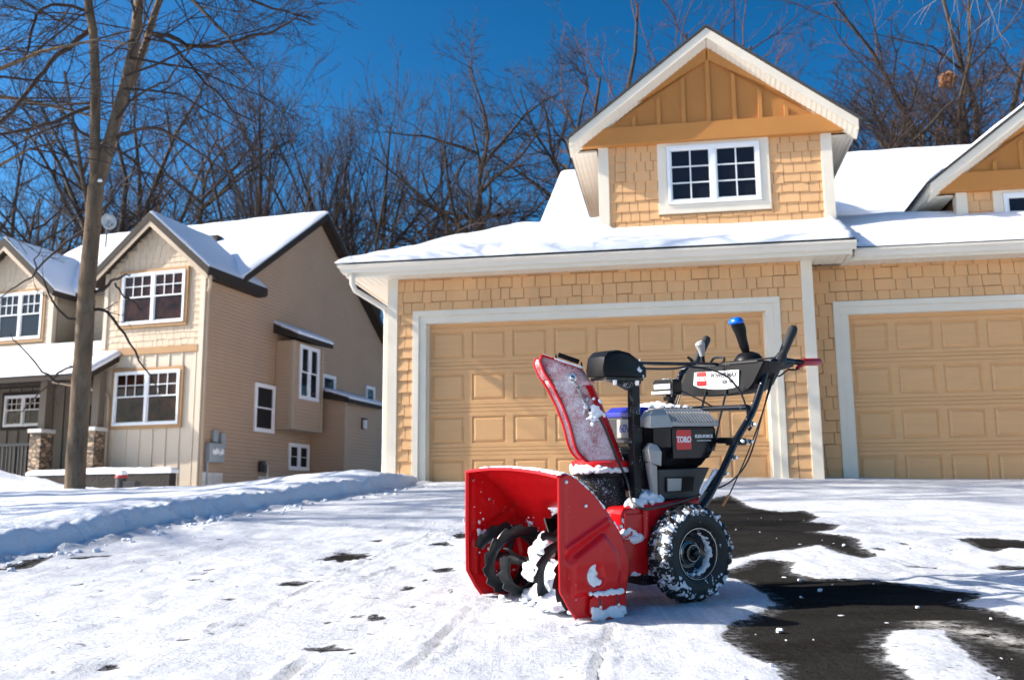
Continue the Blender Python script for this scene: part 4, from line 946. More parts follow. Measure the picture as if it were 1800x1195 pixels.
def make_tree(seed, kind, tm='bark_far', wm='twig', tw=1.0):
    """returns (trunk mesh, crown mesh) for a bare tree about 20 m tall standing at the origin"""
    r = random.Random(seed); out = []; H = 20.0
    tr = TB(); cr = TB()
    def branchset(p, d, L, rad, lv, up, wig, spread, kids, rat): sprout(r, p, d, L, rad, lv, out, up, wig, spread, kids, rat)
    if kind == 'broom':               # many ascending stems, brush-like top
        h0 = 3.5
        tr.tube([Vector((0,0,-.5)), Vector((.05,0,h0*.5)), Vector((0,.05,h0+.4))], [.36,.30,.27], 8)
        for k in range(17):
            a = 2*math.pi*k/17+r.uniform(-.3,.3); tl = r.uniform(.12,.62)
            branchset(Vector((0,0,h0*r.uniform(.6,1.05))), Vector((math.cos(a)*tl, math.sin(a)*tl, 1)), r.uniform(10.5,14.0)*(1-.15*tl), r.uniform(.11,.18), 3, .04, .07, .42, {3:8,2:7,1:4}, .42)
    elif kind == 'oak':               # wide crooked crown
        h0 = 7
        pts = [Vector((0,0,-.5))]; q = Vector((0,0,0)); 
        for i in range(8): q = q+Vector((r.gauss(0,.25), r.gauss(0,.25), 1.9)); pts.append(q.copy())
        tr.tube(pts, [.30*(1-i/8.6)+.012 for i in range(len(pts))], 8)
        for k in range(22):
            i = r.uniform(2.2, 7.9); p = pts[int(i)].lerp(pts[int(i)+1], i-int(i)); a = r.uniform(0, 2*math.pi)
            branchset(p, Vector((math.cos(a), math.sin(a), r.uniform(.2,1.0))), r.uniform(4.5,7.5)*(1.2-.07*i), max(.05,.19-.016*i), 3, .03, .15, .72, {3:8,2:6,1:4}, .52)
    elif kind == 'birch':             # slim, pale, upright
        pts = [Vector((0,0,-.5))]; q = Vector((0,0,0))
        for i in range(9): q = q+Vector((r.gauss(0,.12), r.gauss(0,.12), 2.1)); pts.append(q.copy())
        tr.tube(pts, [.20-.019*i for i in range(len(pts))], 7)
        for k in range(34):
            i = r.uniform(2.5, 8.95); p = pts[int(i)].lerp(pts[int(i)+1], i-int(i)); a = r.uniform(0, 2*math.pi)
            branchset(p, Vector((math.cos(a), math.sin(a), r.uniform(1.0,1.9))), r.uniform(2.0,4.5)*(1.25-.08*i), .05, 2, .05, .08, .5, {2:9,1:6}, .5)
    else:                             # forked forest tree
        pts = [Vector((0,0,-.5))]; q = Vector((0,0,0))
        for i in range(5): q = q+Vector((r.gauss(0,.15), r.gauss(0,.15), 1.8)); pts.append(q.copy())
        tr.tube(pts, [.32-.02*i for i in range(len(pts))], 8)
        for k in range(6):
            a = 2*math.pi*k/6+r.uniform(-.4,.4); tl = r.uniform(.15,.6)
            branchset(pts[-1]-Vector((0,0,r.uniform(0,2.5))), Vector((math.cos(a)*tl, math.sin(a)*tl, 1)), r.uniform(8.5,12.5), r.uniform(.12,.19), 3, .015, .14, .66, {3:8,2:6,1:4}, .42)
        for k in range(7):
            i = r.uniform(2, 4.5); p = pts[int(i)]; a = r.uniform(0, 2*math.pi)
            branchset(p, Vector((math.cos(a), math.sin(a), r.uniform(.1,.6))), r.uniform(3,5), .06, 2, .02, .14, .6, {2:7,1:5}, .5)
    for pts, rads, lv in out:
        (tr if lv >= 3 else cr).tube(pts, [max(x*tw, .0072*tw) for x in rads], 6 if lv >= 3 else 3)
    return tr, cr
PROTO = {}
def bg_tree(key, x, y, h, rz, label, mirror=1):
    z = base_z(y)-.1; s_ = h/20.0
    seed, kind, tm, wm = key
    e = empty('bare_tree', (x, y, z), rz, label, 'tree', 'bare trees on the rise behind the houses')
    e.scale = (s_*mirror, s_, s_)
    if key not in PROTO:
        tr, cr = make_tree(seed, kind)
        a = tr.build('trunk', M[tm], e); b = cr.build('crown', M[wm], e); PROTO[key] = (a, b)
    else:
        for o in PROTO[key]:
            c = o.copy(); COL.objects.link(c); c.parent = e
    return e
K = {'oakA': (1,'oak','bark_far','twig'), 'oakB': (2,'oak','bark_far','twig'), 'forkA': (3,'fork','bark_far','twig'), 'forkB': (14,'oak','bark_far','twig'),
     'broomA': (5,'broom','bark_far','twig'), 'broomB': (6,'broom','bark_far','twig'), 'birch': (7,'birch','twig_pale','twig_red'), 'forkC': (18,'fork','bark_far','twig_red'), 'oakC': (9,'oak','bark_far','twig')}
for (k, x, y, h, rz, lab, mi) in (
    ('forkA', -27.5, 50, 20, .3, 'bare forest tree at the far left edge behind the left gable', 1),
    ('forkB', -23.0, 46, 18, 1.9, 'bare forest tree left of the near trunk behind the porch gable', 1),
    ('forkC', -24.5, 60, 25, 4.1, 'reddish bare tree far back, showing left of the near trunk', 1),
    ('forkA', -19.0, 47, 21.5, 2.2, 'bare tree just right of the satellite dish', -1),
    ('oakC', -21.0, 58, 24, .9, 'crooked bare tree far behind the near double trunk', 1),
    ('forkB', -15.4, 46, 21.5, 5.0, 'tall bare tree whose stems fan out above the front right gable', -1),
    ('broomA', -11.2, 46, 21.5, 0, 'bushy brush-topped tree rising behind the ridge of the taupe roof', 1),
    ('broomB', -7.2, 47, 21.5, .5, 'brush-topped tree in the gap between the two houses', 1),
    ('broomA', -14.2, 60, 23, 2.5, 'smaller brush-topped tree set back left of the taupe ridge', -1),
    ('oakA', -1.6, 44, 22.5, .4, 'broad crooked bare tree above the left end of the garage roof', 1),
    ('oakC', 3.4, 46, 23.5, 2.0, 'tall bare tree left of the dormer peak', 1),
    ('forkC', 7.5, 56, 29.5, .2, 'reddish bare tree showing over the left slope of the dormer', 1),
    ('birch', 11.6, 48, 22.5, .8, 'slim pale tree right of the dormer peak', 1),
    ('birch', 14.2, 52, 23.5, 2.9, 'second slim pale tree right of the dormer peak, the taller one', -1),
    ('oakB', 18.0, 47, 23.5, 1.1, 'dark crooked tree above the right part of the snowy roof', -1),
    ('oakA', 22.5, 50, 26, 4.0, 'broad dark tree holding a leaf nest at the upper right', -1),
    ('forkA', 26.5, 52, 29, 1.0, 'tall dark tree at the right edge behind the second dormer', 1),
    ('oakC', 15.6, 60, 24, 5.1, 'crooked tree far back between the pale trees and the dark one', -1),
    ('forkC', 30.0, 60, 30, 2.3, 'reddish tree far back at the right edge', -1),
    ('broomB', -30.0, 62, 24, 1.0, 'brush-topped tree far back at the left edge', -1),
    ('forkB', 19.6, 54, 26, 1.7, 'crooked tree set back behind the dark pair above the snowy roof', 1),
    ('oakC', 25.0, 56, 28, 2.6, 'crooked tree behind the leaf nest at the upper right', 1),
    ('oakB', 29.5, 50, 27, .4, 'crooked dark tree leaning in at the right edge', 1),
    ('oakA', 16.4, 44, 19, 5.5, 'low crooked tree just above the valley of the snowy roof', 1)):
    bg_tree(K[k], x, y, h, rz, lab, mi)
ns = MB(); ns.ball((0,0,0), .42, 14, 10, .7, (1,.9,.85))
for q in range(60):
    d = rv(rnd).normalized(); ns.ball(tuple(d*.36), .09, 5, 4, .8)
no = ns.build('squirrel_nest', M['leaf_nest']); no.location = (21.9, 46.0, 21.2); tag(no, 'clump of dry brown leaves, a squirrel nest, high in the dark trees at right', 'nest')

# the near tree on the lawn, forked low into three stems
nt_ = empty('lawn_tree', (-5.54, 12.5, .5), 0, 'tall bare tree with a smooth grey forked trunk on the snowy lawn', 'tree')
ot = Vector((-5.54, 12.5, .5)); r = random.Random(21)
def smooth_path(pts, sub=3):
    P = [Vector(p) for p in pts]; o = []
    for i in range(len(P)-1):
        a, b, c, d = P[max(i-1,0)], P[i], P[i+1], P[min(i+2,len(P)-1)]
        for k in range(sub):
            t = k/sub
            o.append(.5*((2*b)+(c-a)*t+(2*a-5*b+4*c-d)*t*t+(3*b-a-3*c+d)*t**3))
    o.append(P[-1]); return o
def wob(pts, amp, r_): return [p+rv(r_)*amp for p in pts]
tb = TB(); cb = TB()
for T_, lean in ((T_trunk, 0), (T_left, -.04), (T_right, .05), (T_third, .12)):
    pts = [Vector(p)-ot for p, w_ in T_]; z0 = pts[0].z
    pts = [p+Vector((0, lean*(p.z-z0), 0)) for p in pts]
    P = smooth_path(pts, 4); W = []
    for i in range(len(P)):
        t = i/4; a = int(min(t, len(T_)-2)); W.append(T_[a][1]+(T_[a+1][1]-T_[a][1])*(t-a))
    tb.tube([p+Vector((noise.noise(p*1.3)*.02, noise.noise(p*1.3+Vector((5,5,5)))*.02, 0)) for p in P], [w_*(1+.06*noise.noise(p*3)) for w_, p in zip(W, P)], 14)
tb.build('trunk', M['bark'], nt_)
r = random.Random(33)
def twigs_on(P, W, dens, L, lv, up=-.01):
    for i in range(len(P)-1):
        seg = (P[i+1]-P[i]); 
        k = seg.length*dens; k = int(k)+(1 if r.random() < k-int(k) else 0)
        for _ in range(k):
            t = r.random(); p = P[i].lerp(P[i+1], t); bd = seg.normalized()
            ax = bd.cross(rv(r)).normalized(); a = r.gauss(.8, .25); nd = bd*math.cos(a)+ax*math.sin(a)
            out = []; sprout(r, p, nd, L*r.uniform(.5, 1.2), max(W[i]*.38, .0035), lv, out, up, .10, .62, {2:5,1:4}, .55)
            for pts, rads, l_ in out: cb.tube(pts, [max(x, .0022) for x in rads], 4 if l_ else 3)
for li, L in enumerate(LIMBS):
    sl = (li*37 % 11-5)/5*.45; root = Vector(L[0][0])
    pts = [Vector(p)-ot for p, w_ in L]; pts = [p+Vector((0, sl*((p-pts[0]).length), 0))*.7 for p in pts]
    P = smooth_path(pts, 3); W = []
    for i in range(len(P)):
        t = i/3; a = int(min(t, len(L)-2)); W.append(L[a][1]+(L[a+1][1]-L[a][1])*(t-a))
    P = [P[0]]+wob(P[1:], .012, r)
    cb.tube(P, W, 6)
    big = W[0] > .02 and li < 10
    twigs_on(P, W, 3.2 if big else 2.6, .85 if big else .42, 2 if big else 1)
for T_, z_min in ((T_left, 5.0), (T_right, 5.0), (T_third, 6.2)):        # limbs in the round, toward and away from the viewer
    for q in range(11):
        t = r.uniform(.25, 1)*(len(T_)-1); a = min(int(t), len(T_)-2); p = Vector(T_[a][0]).lerp(Vector(T_[a+1][0]), t-a)-ot
        if p.z+ot.z < z_min: continue
        an = r.uniform(0, 2*math.pi); out = []
        sprout(r, p, Vector((math.cos(an), math.sin(an), r.uniform(-.05, .7))), r.uniform(1.2, 2.4), T_[a][1]*.24, 3, out, -.015, .13, .6, {3:8,2:6,1:4}, .5)
        for pts, rads, l_ in out: cb.tube(pts, [max(x, .0025) for x in rads], 5 if l_ > 1 else 3)
cb.build('crown', M['twig'], nt_)
g = MB(); g.ball((.09,-.06,4.2), .03, 8, 6, .5, (1.2,1,.8)); g.build('snow_tuft', M['stuck_snow'], nt_, smooth=True)

# a tree standing left of the view: some of its limbs reach in at the top left and it lays stripes of shade on the drive
lt = empty('lawn_tree', (-8.4, 11.3, .4), 0, 'bare tree at the left edge whose limbs reach in at the top left corner', 'tree')
t1 = TB(); c1 = TB(); r = random.Random(8)
P = smooth_path([(0,0,-.3),(.05,0,2.2),(0,.1,4.4),(.2,.1,6.5),(.25,0,9),(.3,0,11)], 3); t1.tube(P, [.17-.0085*i for i in range(len(P))], 10)
for q in range(20):
    zz = r.uniform(2.6, 10.5); an = r.uniform(0, 2*math.pi); out = []
    sprout(r, Vector((.12, .05, zz)), Vector((math.cos(an), math.sin(an), r.uniform(.2, .9))), r.uniform(2.6, 4.6)*(1.15-.05*zz), .05, 3, out, .0, .10, .55, {3:6,2:5,1:3}, .5)
    for pts, rads, l_ in out: (t1 if l_ >= 3 else c1).tube(pts, [max(x, .004) for x in rads], 5 if l_ >= 2 else 3)
t1.build('trunk', M['bark'], lt); c1.build('crown', M['twig'], lt)
# two more trees out of view at the left whose trunks lay long stripes of shade across the drive
for (tx, ty, sd_, lab) in ((-13.5, 9.3, 41, 'bare tree standing left of the view whose shade falls over the middle of the drive'), (-17.0, 7.6, 42, 'tall bare tree standing farther left of the view, by the street'), (-15.0, 11.2, 43, 'bare tree left of the view whose shade crosses the snow bank by the garage')):
    e = empty('lawn_tree', (tx, ty, base_z(ty)), 0, lab, 'tree'); t2 = TB(); c2 = TB(); r = random.Random(sd_)
    P = smooth_path([(0,0,-.3),(.05,.1,3),(-.1,.1,6),(.1,-.1,9.5),(.1,.1,13)], 3); t2.tube(P, [.19-.013*i for i in range(len(P))], 9)
    for q in range(16):
        zz = r.uniform(3, 12); an = r.uniform(0, 2*math.pi); out = []
        sprout(r, Vector((0, .05, zz)), Vector((math.cos(an), math.sin(an), r.uniform(.3, 1))), r.uniform(2.6, 4.6)*(1.2-.05*zz), .055, 3, out, .0, .10, .55, {3:6,2:5,1:2}, .5)
        for pts, rads, l_ in out: (t2 if l_ >= 3 else c2).tube(pts, [max(x, .005) for x in rads], 5 if l_ >= 2 else 3)
    t2.build('trunk', M['bark'], e); c2.build('crown', M['twig'], e)
# pale drooping twigs at the top right, from a tree beside the drive
rt = empty('lawn_tree', (7.4, 9.2, .4), 0, 'tree at the right whose pale drooping twigs hang in at the top', 'tree')
t1 = TB(); c1 = TB(); r = random.Random(12)
P = smooth_path([(0,0,-.4),(0,.1,2.5),(.1,.1,5),(0,0,7.5),(.1,0,10)], 3); t1.tube(P, [.16-.0095*i for i in range(len(P))], 10)
for (e1, zz) in (((-2.4,-.4,5.75),5.0), ((-1.9,.9,5.85),5.0), ((-3.2,.2,6.0),5.4)):
    Q = smooth_path([(0,0,zz), (e1[0]*.5,e1[1]*.5,(zz+e1[2])/2+.35), e1, (e1[0]-.7, e1[1], e1[2]-.25)], 4)
    W = [.03-.026*i/len(Q) for i in range(len(Q))]; t1.tube(Q, W, 6)
    for i in range(4, len(Q)):
        for _ in range(1+(i % 2)):
            out = []; sprout(r, Q[i], Vector((r.gauss(-.25,.5), r.gauss(0,.5), -.75)), r.uniform(.35,.8), .005, 1, out, -.10, .12, .5, {1:3}, .55)
            for pts, rads, l_ in out: c1.tube(pts, [max(x, .0018) for x in rads], 3)
t1.build('trunk', M['bark'], rt); c1.build('crown', M['twig_pale'], rt)

# ------------------------------------------------------------------ the snow blower
# local frame: x to the side that faces us, y from the scoop back to the handles, z up off the drive
M['red'] = newmat('red_paint').set(Base_Color=(.55,.006,.009), Roughness=.3, Coat_Weight=.18, Coat_Roughness=.05, Specular_IOR_Level=.25)
M['red_snow'] = snow_speckled('red_paint_flecked', (.55,.006,.009), .3, -.03, 80, .18, 9, spec=.25)
n = newmat('red_frosted')
g1 = n.noise(230, 3, .75); g2 = n.noise(11, 4, .65); sx = n.n('ShaderNodeTexCoord'); sp = n.n('ShaderNodeSeparateXYZ'); n.l(sx.outputs['Object'], sp.inputs[0])
lowf = n.math('MULTIPLY', n.math('SUBTRACT', .86, sp.outputs[2]), .10)
k = n.ramp(n.math('ADD', n.math('ADD', n.math('MULTIPLY', g1, .5), n.math('MULTIPLY', g2, .5)), lowf), .38, .56, (0,0,0,1), (.88,.88,.88,1))
n.set(Base_Color=n.mix(k, (.36,.006,.014), (.80,.76,.79)), Roughness=.5, Normal=n.bump(g1, .5, .003)); M['frost'] = n.m
M['black'] = paint('black_plastic', (.007,.007,.008), .4, .1, 9, spec=.16)
M['black_dust'] = snow_speckled('black_plastic_dusted', (.010,.010,.011), .45, .03, 170, 0, 14, (.5,.53,.57), spec=.25)
M['neck'] = snow_speckled('frosted_black_plastic', (.010,.010,.011), .45, .075, 150, 0, 12, (.42,.45,.50), spec=.25)
M['black_gloss'] = snow_speckled('black_wet_plastic', (.006,.006,.007), .18, -.005, 260, 0, 5, (.2,.21,.22), spec=.28)
M['tube'] = snow_speckled('black_tube', (.008,.009,.012), .22, -.02, 150, .2, 8, spec=.3)
M['black_metal'] = snow_speckled('auger_steel', (.010,.013,.015), .3, -.015, 60, 0, 10, spec=.3)
M['silver'] = paint('silver_plastic', (.36,.35,.335), .42, .05, 10, .1, 120)
M['greyp'] = paint('grey_plastic', (.028,.029,.031), .5, .08, 10)
M['blue'] = snow_speckled('blue_plastic', (.012,.02,.30), .35, -.01, 120)
M['blue_knob'] = newmat('blue_knob').set(Base_Color=(.0,.12,.62), Roughness=.3)
M['white_label'] = newmat('white_label').set(Base_Color=(.80,.81,.82), Roughness=.35)
M['red_label'] = newmat('red_label').set(Base_Color=(.62,.012,.014), Roughness=.35)
M['ink'] = newmat('dark_ink').set(Base_Color=(.04,.04,.05), Roughness=.5)
M['white_ink'] = newmat('white_ink').set(Base_Color=(.82,.82,.82), Roughness=.45)
M['blue_ink'] = newmat('blue_ink').set(Base_Color=(.03,.05,.28), Roughness=.45)
M['rubber_grip'] = paint('rubber_grip', (.012,.012,.013), .65, .15, 40, .4, 220)
M['red_grip'] = newmat('red_grip').set(Base_Color=(.34,.008,.016), Roughness=.35)
M['cable'] = newmat('cable').set(Base_Color=(.012,.012,.012), Roughness=.4)
M['orange'] = newmat('orange_sleeve').set(Base_Color=(.55,.22,.06), Roughness=.5)
M['lens'] = newmat('lamp_lens').set(Base_Color=(.75,.77,.80), Roughness=.12)
# tyre: rubber with snow packed into the tread, judged by distance from the axle
n = newmat('snowy_rubber')
tc = n.n('ShaderNodeTexCoord'); sp = n.n('ShaderNodeSeparateXYZ'); n.l(tc.outputs['Object'], sp.inputs[0])
rad = n.math('SQRT', n.math('ADD', n.math('MULTIPLY', sp.outputs[1], sp.outputs[1]), n.math('MULTIPLY', sp.outputs[2], sp.outputs[2])))
f = n.math('ADD', n.math('MULTIPLY', n.noise(42, 4, .65), .6), n.math('MULTIPLY', n.noise(9, 3, .6), .4))
thr = n.ramp(rad, .148, .172, (.38,.38,.38,1), (.565,.565,.565,1))
k = n.ramp(n.math('SUBTRACT', n.math('ADD', f, thr), .5), .495, .515)
n.set(Base_Color=n.mix(k, (.010,.010,.011), (.78,.81,.86)), Roughness=n.mix(k, (.6,)*3, (.75,)*3), Normal=n.bump(n.math('ADD', k, n.math('MULTIPLY', n.noise(120, 3), .4)), .7, .005)); M['tyre'] = n.m
M['tyre_side'] = snow_speckled('tyre_wall', (.018,.018,.019), .6, .005, 60, 0, 12)
M['tread'] = snow_speckled('tread_rubber', (.010,.010,.011), .6, .06, 55, 0, 14)
M['rim'] = snow_speckled('wheel_rim', (.02,.021,.023), .22, .0, 90, .3, 8)

th_ = R(-57.43); nv = Vector((0,-.075,1)).normalized(); bx = Vector((math.cos(th_), math.sin(th_), 0)); bx = (bx-nv*bx.dot(nv)).normalized(); by = nv.cross(bx)
O_ = Vector((-.013, 3.918, .075*(3.918-4)+.003+.006))
BM = Matrix(((bx.x,by.x,nv.x,O_.x),(bx.y,by.y,nv.y,O_.y),(bx.z,by.z,nv.z,O_.z),(0,0,0,1)))
sb = empty('snow_blower', mat=BM, label='red two-stage snow blower with black battery pack standing on the half-cleared drive', cat='snow blower')

# --- scoop
PROF = [(0,.117),(-.002,.30),(0,.522),(.035,.533),(.075,.517),(.112,.49),(.155,.457),(.193,.416),(.228,.378),(.257,.339),(.28,.304),(.295,.271),(.310,.225),(.318,.176),(.315,.14),(.306,.105),(.29,.02),(.24,.012),(.07,.012),(.04,.05)]
def resample(P, n_):
    P = [Vector(p) for p in P]+[Vector(P[0])]; L = [0]
    for a, b in zip(P, P[1:]): L.append(L[-1]+(b-a).length)
    out = []
    for i in range(n_):
        t = L[-1]*i/n_; j = max(k for k in range(len(L)-1) if L[k] <= t)
        out.append(P[j].lerp(P[j+1], (t-L[j])/max(L[j+1]-L[j], 1e-9)))
    return out
def segd(p, a, b):
    p, a, b = Vector(p), Vector(a), Vector(b); e = b-a; t = max(0, min(1, (p-a).dot(e)/e.length_squared)); return (p-a-e*t).length
PAD = [(.055,.235),(.195,.318),(.262,.24),(.278,.17),(.262,.088),(.05,.092)]
def emboss(y, z):
    h = 0
    d = segd((y,z), (.03,.262), (.215,.352)); h += .009*math.exp(-(d/.012)**2)
    d = segd((y,z), (.045,.225), (.20,.312)); h -= .006*math.exp(-(d/.014)**2)
    ins = pip(y, z, PAD); dm = min(segd((y,z), PAD[i], PAD[(i+1) % len(PAD)]) for i in range(len(PAD)))
    s_ = dm if ins else -dm
    h += .011*sstep(-.004, .016, s_)
    dh = math.hypot(y-.155, z-.160)
    h -= .012*(1-sstep(.030, .046, dh))
    h += .004*math.exp(-((y-.02)/.012)**2)*(1 if z > .1 else 0)
    return h
def side_plate(sx):
    B = resample(PROF, 150); c = Vector((.155,.26)); P = []; rings = [i/46 for i in range(1, 47)]
    mb = MB()
    W_ = .335
    rows = [[(sx*(W_+emboss(c.x+(b.x-c.x)*t, c.y+(b.y-c.y)*t)), c.x+(b.x-c.x)*t, c.y+(b.y-c.y)*t) for b in B] for t in [.02]+rings]
    mb.loft(rows, cap=False); mb.add(rows[0], [tuple(range(len(B)))])
    lip = [(sx*(W_+.006), b.x, b.y) for b in B]; mb.loft([rows[-1], [(sx*(W_-.010), q[1], q[2]) for q in rows[-1]]], cap=False)
    o = mb.build('side_plate', M['red_snow'], sb, smooth=True, angle=50); m_ = o.modifiers.new('t', 'SOLIDIFY'); m_.thickness = .003; m_.offset = -1
    return o
spn = side_plate(1); spf = side_plate(-1)
tag(spn, 'red side plate facing the viewer with pressed ribs and a snow-filled axle hole')
# snow in the axle dish, and the bolt
mb = MB()
for q in range(70):
    a = rnd.uniform(1.3, 5.2); r_ = rnd.uniform(.010, .038); mb.ball((.3355, .155-abs(math.cos(a))*r_*.8 - .003, .160+math.sin(a)*r_), rnd.uniform(.008,.013), 8, 6, .4, (.8,1,1))
for q in range(9): mb.ball((.3355, .155+rnd.uniform(-.005,.028), .160-rnd.uniform(.010,.034)), .010, 8, 6, .4, (.8,1,1))
mb.build('snow_clump', M['stuck_snow'], spn, smooth=True)
mb = MB()
for (y, z) in ((.028,.505),(.115,.415),(.28,.33)): mb.lathe([(0,.006),(.006,.005),(.008,0)], (.338, y, z), 'x', 12)
mb.lathe([(0,.012),(.009,.011),(.011,0)], (.327, .158, .165), 'x', 12)
mb.build('bolt', M['steel'], spn, smooth=True)
mb = MB()
for (y, z) in ((.03,.49),(.11,.405)): mb.lathe([(0,.007),(.006,.006),(.009,0)], (-.333, y, z), 'x', 12)
mb.build('bolt', M['steel'], spf, smooth=True)
# shell between the plates, with the throat of the impeller cut into it
SHELL = [(0,.522),(.012,.529),(.035,.531),(.075,.515),(.112,.488),(.155,.455),(.193,.414),(.228,.376),(.257,.337),(.28,.302),(.295,.269),(.310,.223),(.318,.176),(.315,.14),(.306,.105),(.292,.05),(.27,.022)]
NX = 66; S_ = smooth_path([(0, a, b) for a, b in SHELL], 3); mb = MB()
def shell_pt(i, j):
    x = -.333+.666*i/NX; p = S_[j]; k = 1-(x/.333)**2
    t = j/(len(S_)-1)
    z = p.z+.020*k*(1-sstep(0,.35,t)); y = p.y+.03*k*sstep(.2,.6,t)*0
    dv = math.hypot(x+.0, z-.235)
    y += .045*math.exp(-(max(dv-.13, 0)/.05)**2)*sstep(.28,.5,t)
    y -= .004*math.exp(-((x+.17-(.53-z)*.25)/.010)**2)*(1-sstep(.5,.8,t))
    return Vector((x, y, z))
G_ = [[shell_pt(i, j) for i in range(NX+1)] for j in range(len(S_))]
vs = [tuple(p) for r_ in G_ for p in r_]; fs = []
for j in range(len(S_)-1):
    for i in range(NX):
        c = (G_[j][i]+G_[j+1][i+1])*.5
        if math.hypot(c.x, c.z-.235) < .128 and c.y > .15: continue
        fs.append((j*(NX+1)+i, j*(NX+1)+i+1, (j+1)*(NX+1)+i+1, (j+1)*(NX+1)+i))
mb.add(vs, fs); o = mb.build('scoop_shell', M['red'], sb, smooth=True, angle=60, solid=.004)
tag(o, 'glossy red curved shell inside the scoop')
mb = MB(); mb.tube([tuple(shell_pt(i, 0)+Vector((0,-.004,.001))) for i in range(0, NX+1, 3)], .0065, 8); mb.build('front_lip', M['red'], o, smooth=True)
mb = MB()
for sx in (-1, 1): mb.tube([(sx*.336, p[0]-.002, p[1]) for p in ((0,.522),(-.002,.30),(0,.117),(.04,.05),(.07,.012))], .0055, 8)
mb.build('edge_bead', M['red'], o, smooth=True)
mb = MB(); mb.box(-.33, .33, .262, .286, .006, .07); mb.build('scraper_bar', M['black_metal'], sb, bevel=.003)
mb = MB(); mb.lathe([(.128,.10),(.128,.33),(.0,.33)], (0, .10+.0, .235), 'y', 36); mb.v = [(x, y+.03 if y > .3 else y+.05, z) for x, y, z in mb.v]; mb.build('impeller_drum', M['black'], sb, smooth=True, solid=.004)
mb = MB()
for k_ in range(4):
    a = k_*math.pi/2+.5; c_, s_ = math.cos(a), math.sin(a); mb.add([(c_*.02,.20,.235+s_*.02),(c_*.118,.20,.235+s_*.118),(c_*.118-s_*.03,.30,.235+s_*.118+c_*.03),(c_*.02-s_*.03,.30,.235+s_*.02+c_*.03)], [(0,1,2,3)])
mb.build('impeller', M['black_metal'], sb, solid=.006)
# frozen snow round the throat and thrown on the inside of the shell
def shell_at(x, z):
    best = None
    for j in range(len(S_)):
        i = int(round((x+.333)/.666*NX)); p = G_[j][max(0, min(NX, i))]
        if best is None or abs(p.z-z) < abs(best.z-z): best = p
    return best
mb = MB(); rc = random.Random(4)
for k_ in range(34):
    a = rc.uniform(1.75, 2.9); rr_ = rc.gauss(.142, .008); p = shell_at(math.cos(a)*rr_, .235+math.sin(a)*rr_); mb.ball((p.x, p.y-.004, .235+math.sin(a)*rr_), rc.uniform(.010,.02), 8, 6, .5, (1,.5,1))
for cx_, cz_, sx_, sz_, nn in ((-.10,.30,.05,.018,26),(-.26,.25,.035,.018,24),(-.28,.30,.014,.012,8),(-.05,.33,.05,.02,16),(.10,.36,.05,.02,12),(-.20,.09,.04,.025,18)):
    for q in range(nn):
        x, z = rc.gauss(cx_, sx_), rc.gauss(cz_, sz_)
        if abs(x) > .325 or z < .03: continue
        p = shell_at(x, z); mb.ball((x, p.y-.003, z), rc.uniform(.003,.011), 7, 5, .5, (1.2,.5,1))
mb.build('snow_clump', M['stuck_snow'], o, smooth=True)
mb = MB()
for q in range(40):
    y, z = rc.gauss(.10, .05), rc.gauss(.25, .05)
    if rc.random() < .5: y, z = rc.gauss(.14,.02), rc.gauss(.075,.02)
    mb.ball((-.331, y, z), rc.uniform(.003,.010), 7, 5, .5, (.5,1,1))
for (yy, zz, n_) in ((.06,.262,15),(.10,.238,22)):
    for q in range(n_): mb.ball((-.33, rc.gauss(yy,.016), rc.gauss(zz,.008)), rc.uniform(.006,.012), 7, 5, .5, (.6,1,1))
mb.build('snow_clump', M['stuck_snow'], spf, smooth=True)
# skid shoes with snow
for sx in (1, -1):
    x0 = .346*sx
    mb = MB(); mb.prism([(.117,.030),(.121,.078),(.140,.088),(.272,.088),(.287,.078),(.289,.018),(.245,.000),(.185,-.003),(.140,.010)], x0, x0+.006*sx, 'x')
    mb.box(min(x0,x0-.012*sx), max(x0,x0-.012*sx), .13, .28, .03, .075)
    sk_ = mb.build('skid_shoe', M['red'], sb, bevel=.002)
    for y in (.165, .245):
        mb = MB(); mb.box(min(x0+.004*sx,x0+.0072*sx), max(x0+.004*sx,x0+.0072*sx), y-.004, y+.004, .045, .078); mb.build('slot', M['ink'], sk_)
    mb = MB()
    for y in (.16, .245): mb.lathe([(0,.012*sx),(.008,.011*sx),(.010,0)], (x0+.006*sx, y, .046), 'x', 6)
    mb.build('bolt', M['steel'], sk_)
    mb = MB()
    for q in range(120):
        y = rc.uniform(.128,.282); z = rc.uniform(.004, .040+.006*math.sin(y*60))
        mb.ball((x0+.007*sx, y, z), rc.uniform(.006,.0105), 7, 5, .5, (.6,1.1,1))
    for q in range(46): mb.ball((x0+.002*sx, rc.uniform(.125,.285), .090+rc.uniform(-.002,.008)), rc.uniform(.006,.011), 7, 5, .5)
    mb.build('snow_clump', M['stuck_snow'], sk_, smooth=True)
# snow along the top edge of the scoop
mb = MB()
for q in range(300):
    t = rc.random(); i = int(NX*(.15+.85*t**.6)); j = rc.choice([1,2,3,4,5,6]); p = G_[j][min(i,NX)]
    mb.ball((p.x+rc.uniform(-.006,.006), p.y, p.z+.004), rc.uniform(.004,.009), 6, 4, .5, (1.4,1.2,.6))
for q in range(150):
    k_ = rc.uniform(3, 10); a = Vector(PROF[int(k_)]).lerp(Vector(PROF[int(k_)+1]), k_-int(k_)); mb.ball((rc.uniform(.318,.337), a.x, a.y+.002), rc.uniform(.003,.0065), 6, 4, .5)
mb.build('snow_clump', M['stuck_snow'], o, smooth=True)

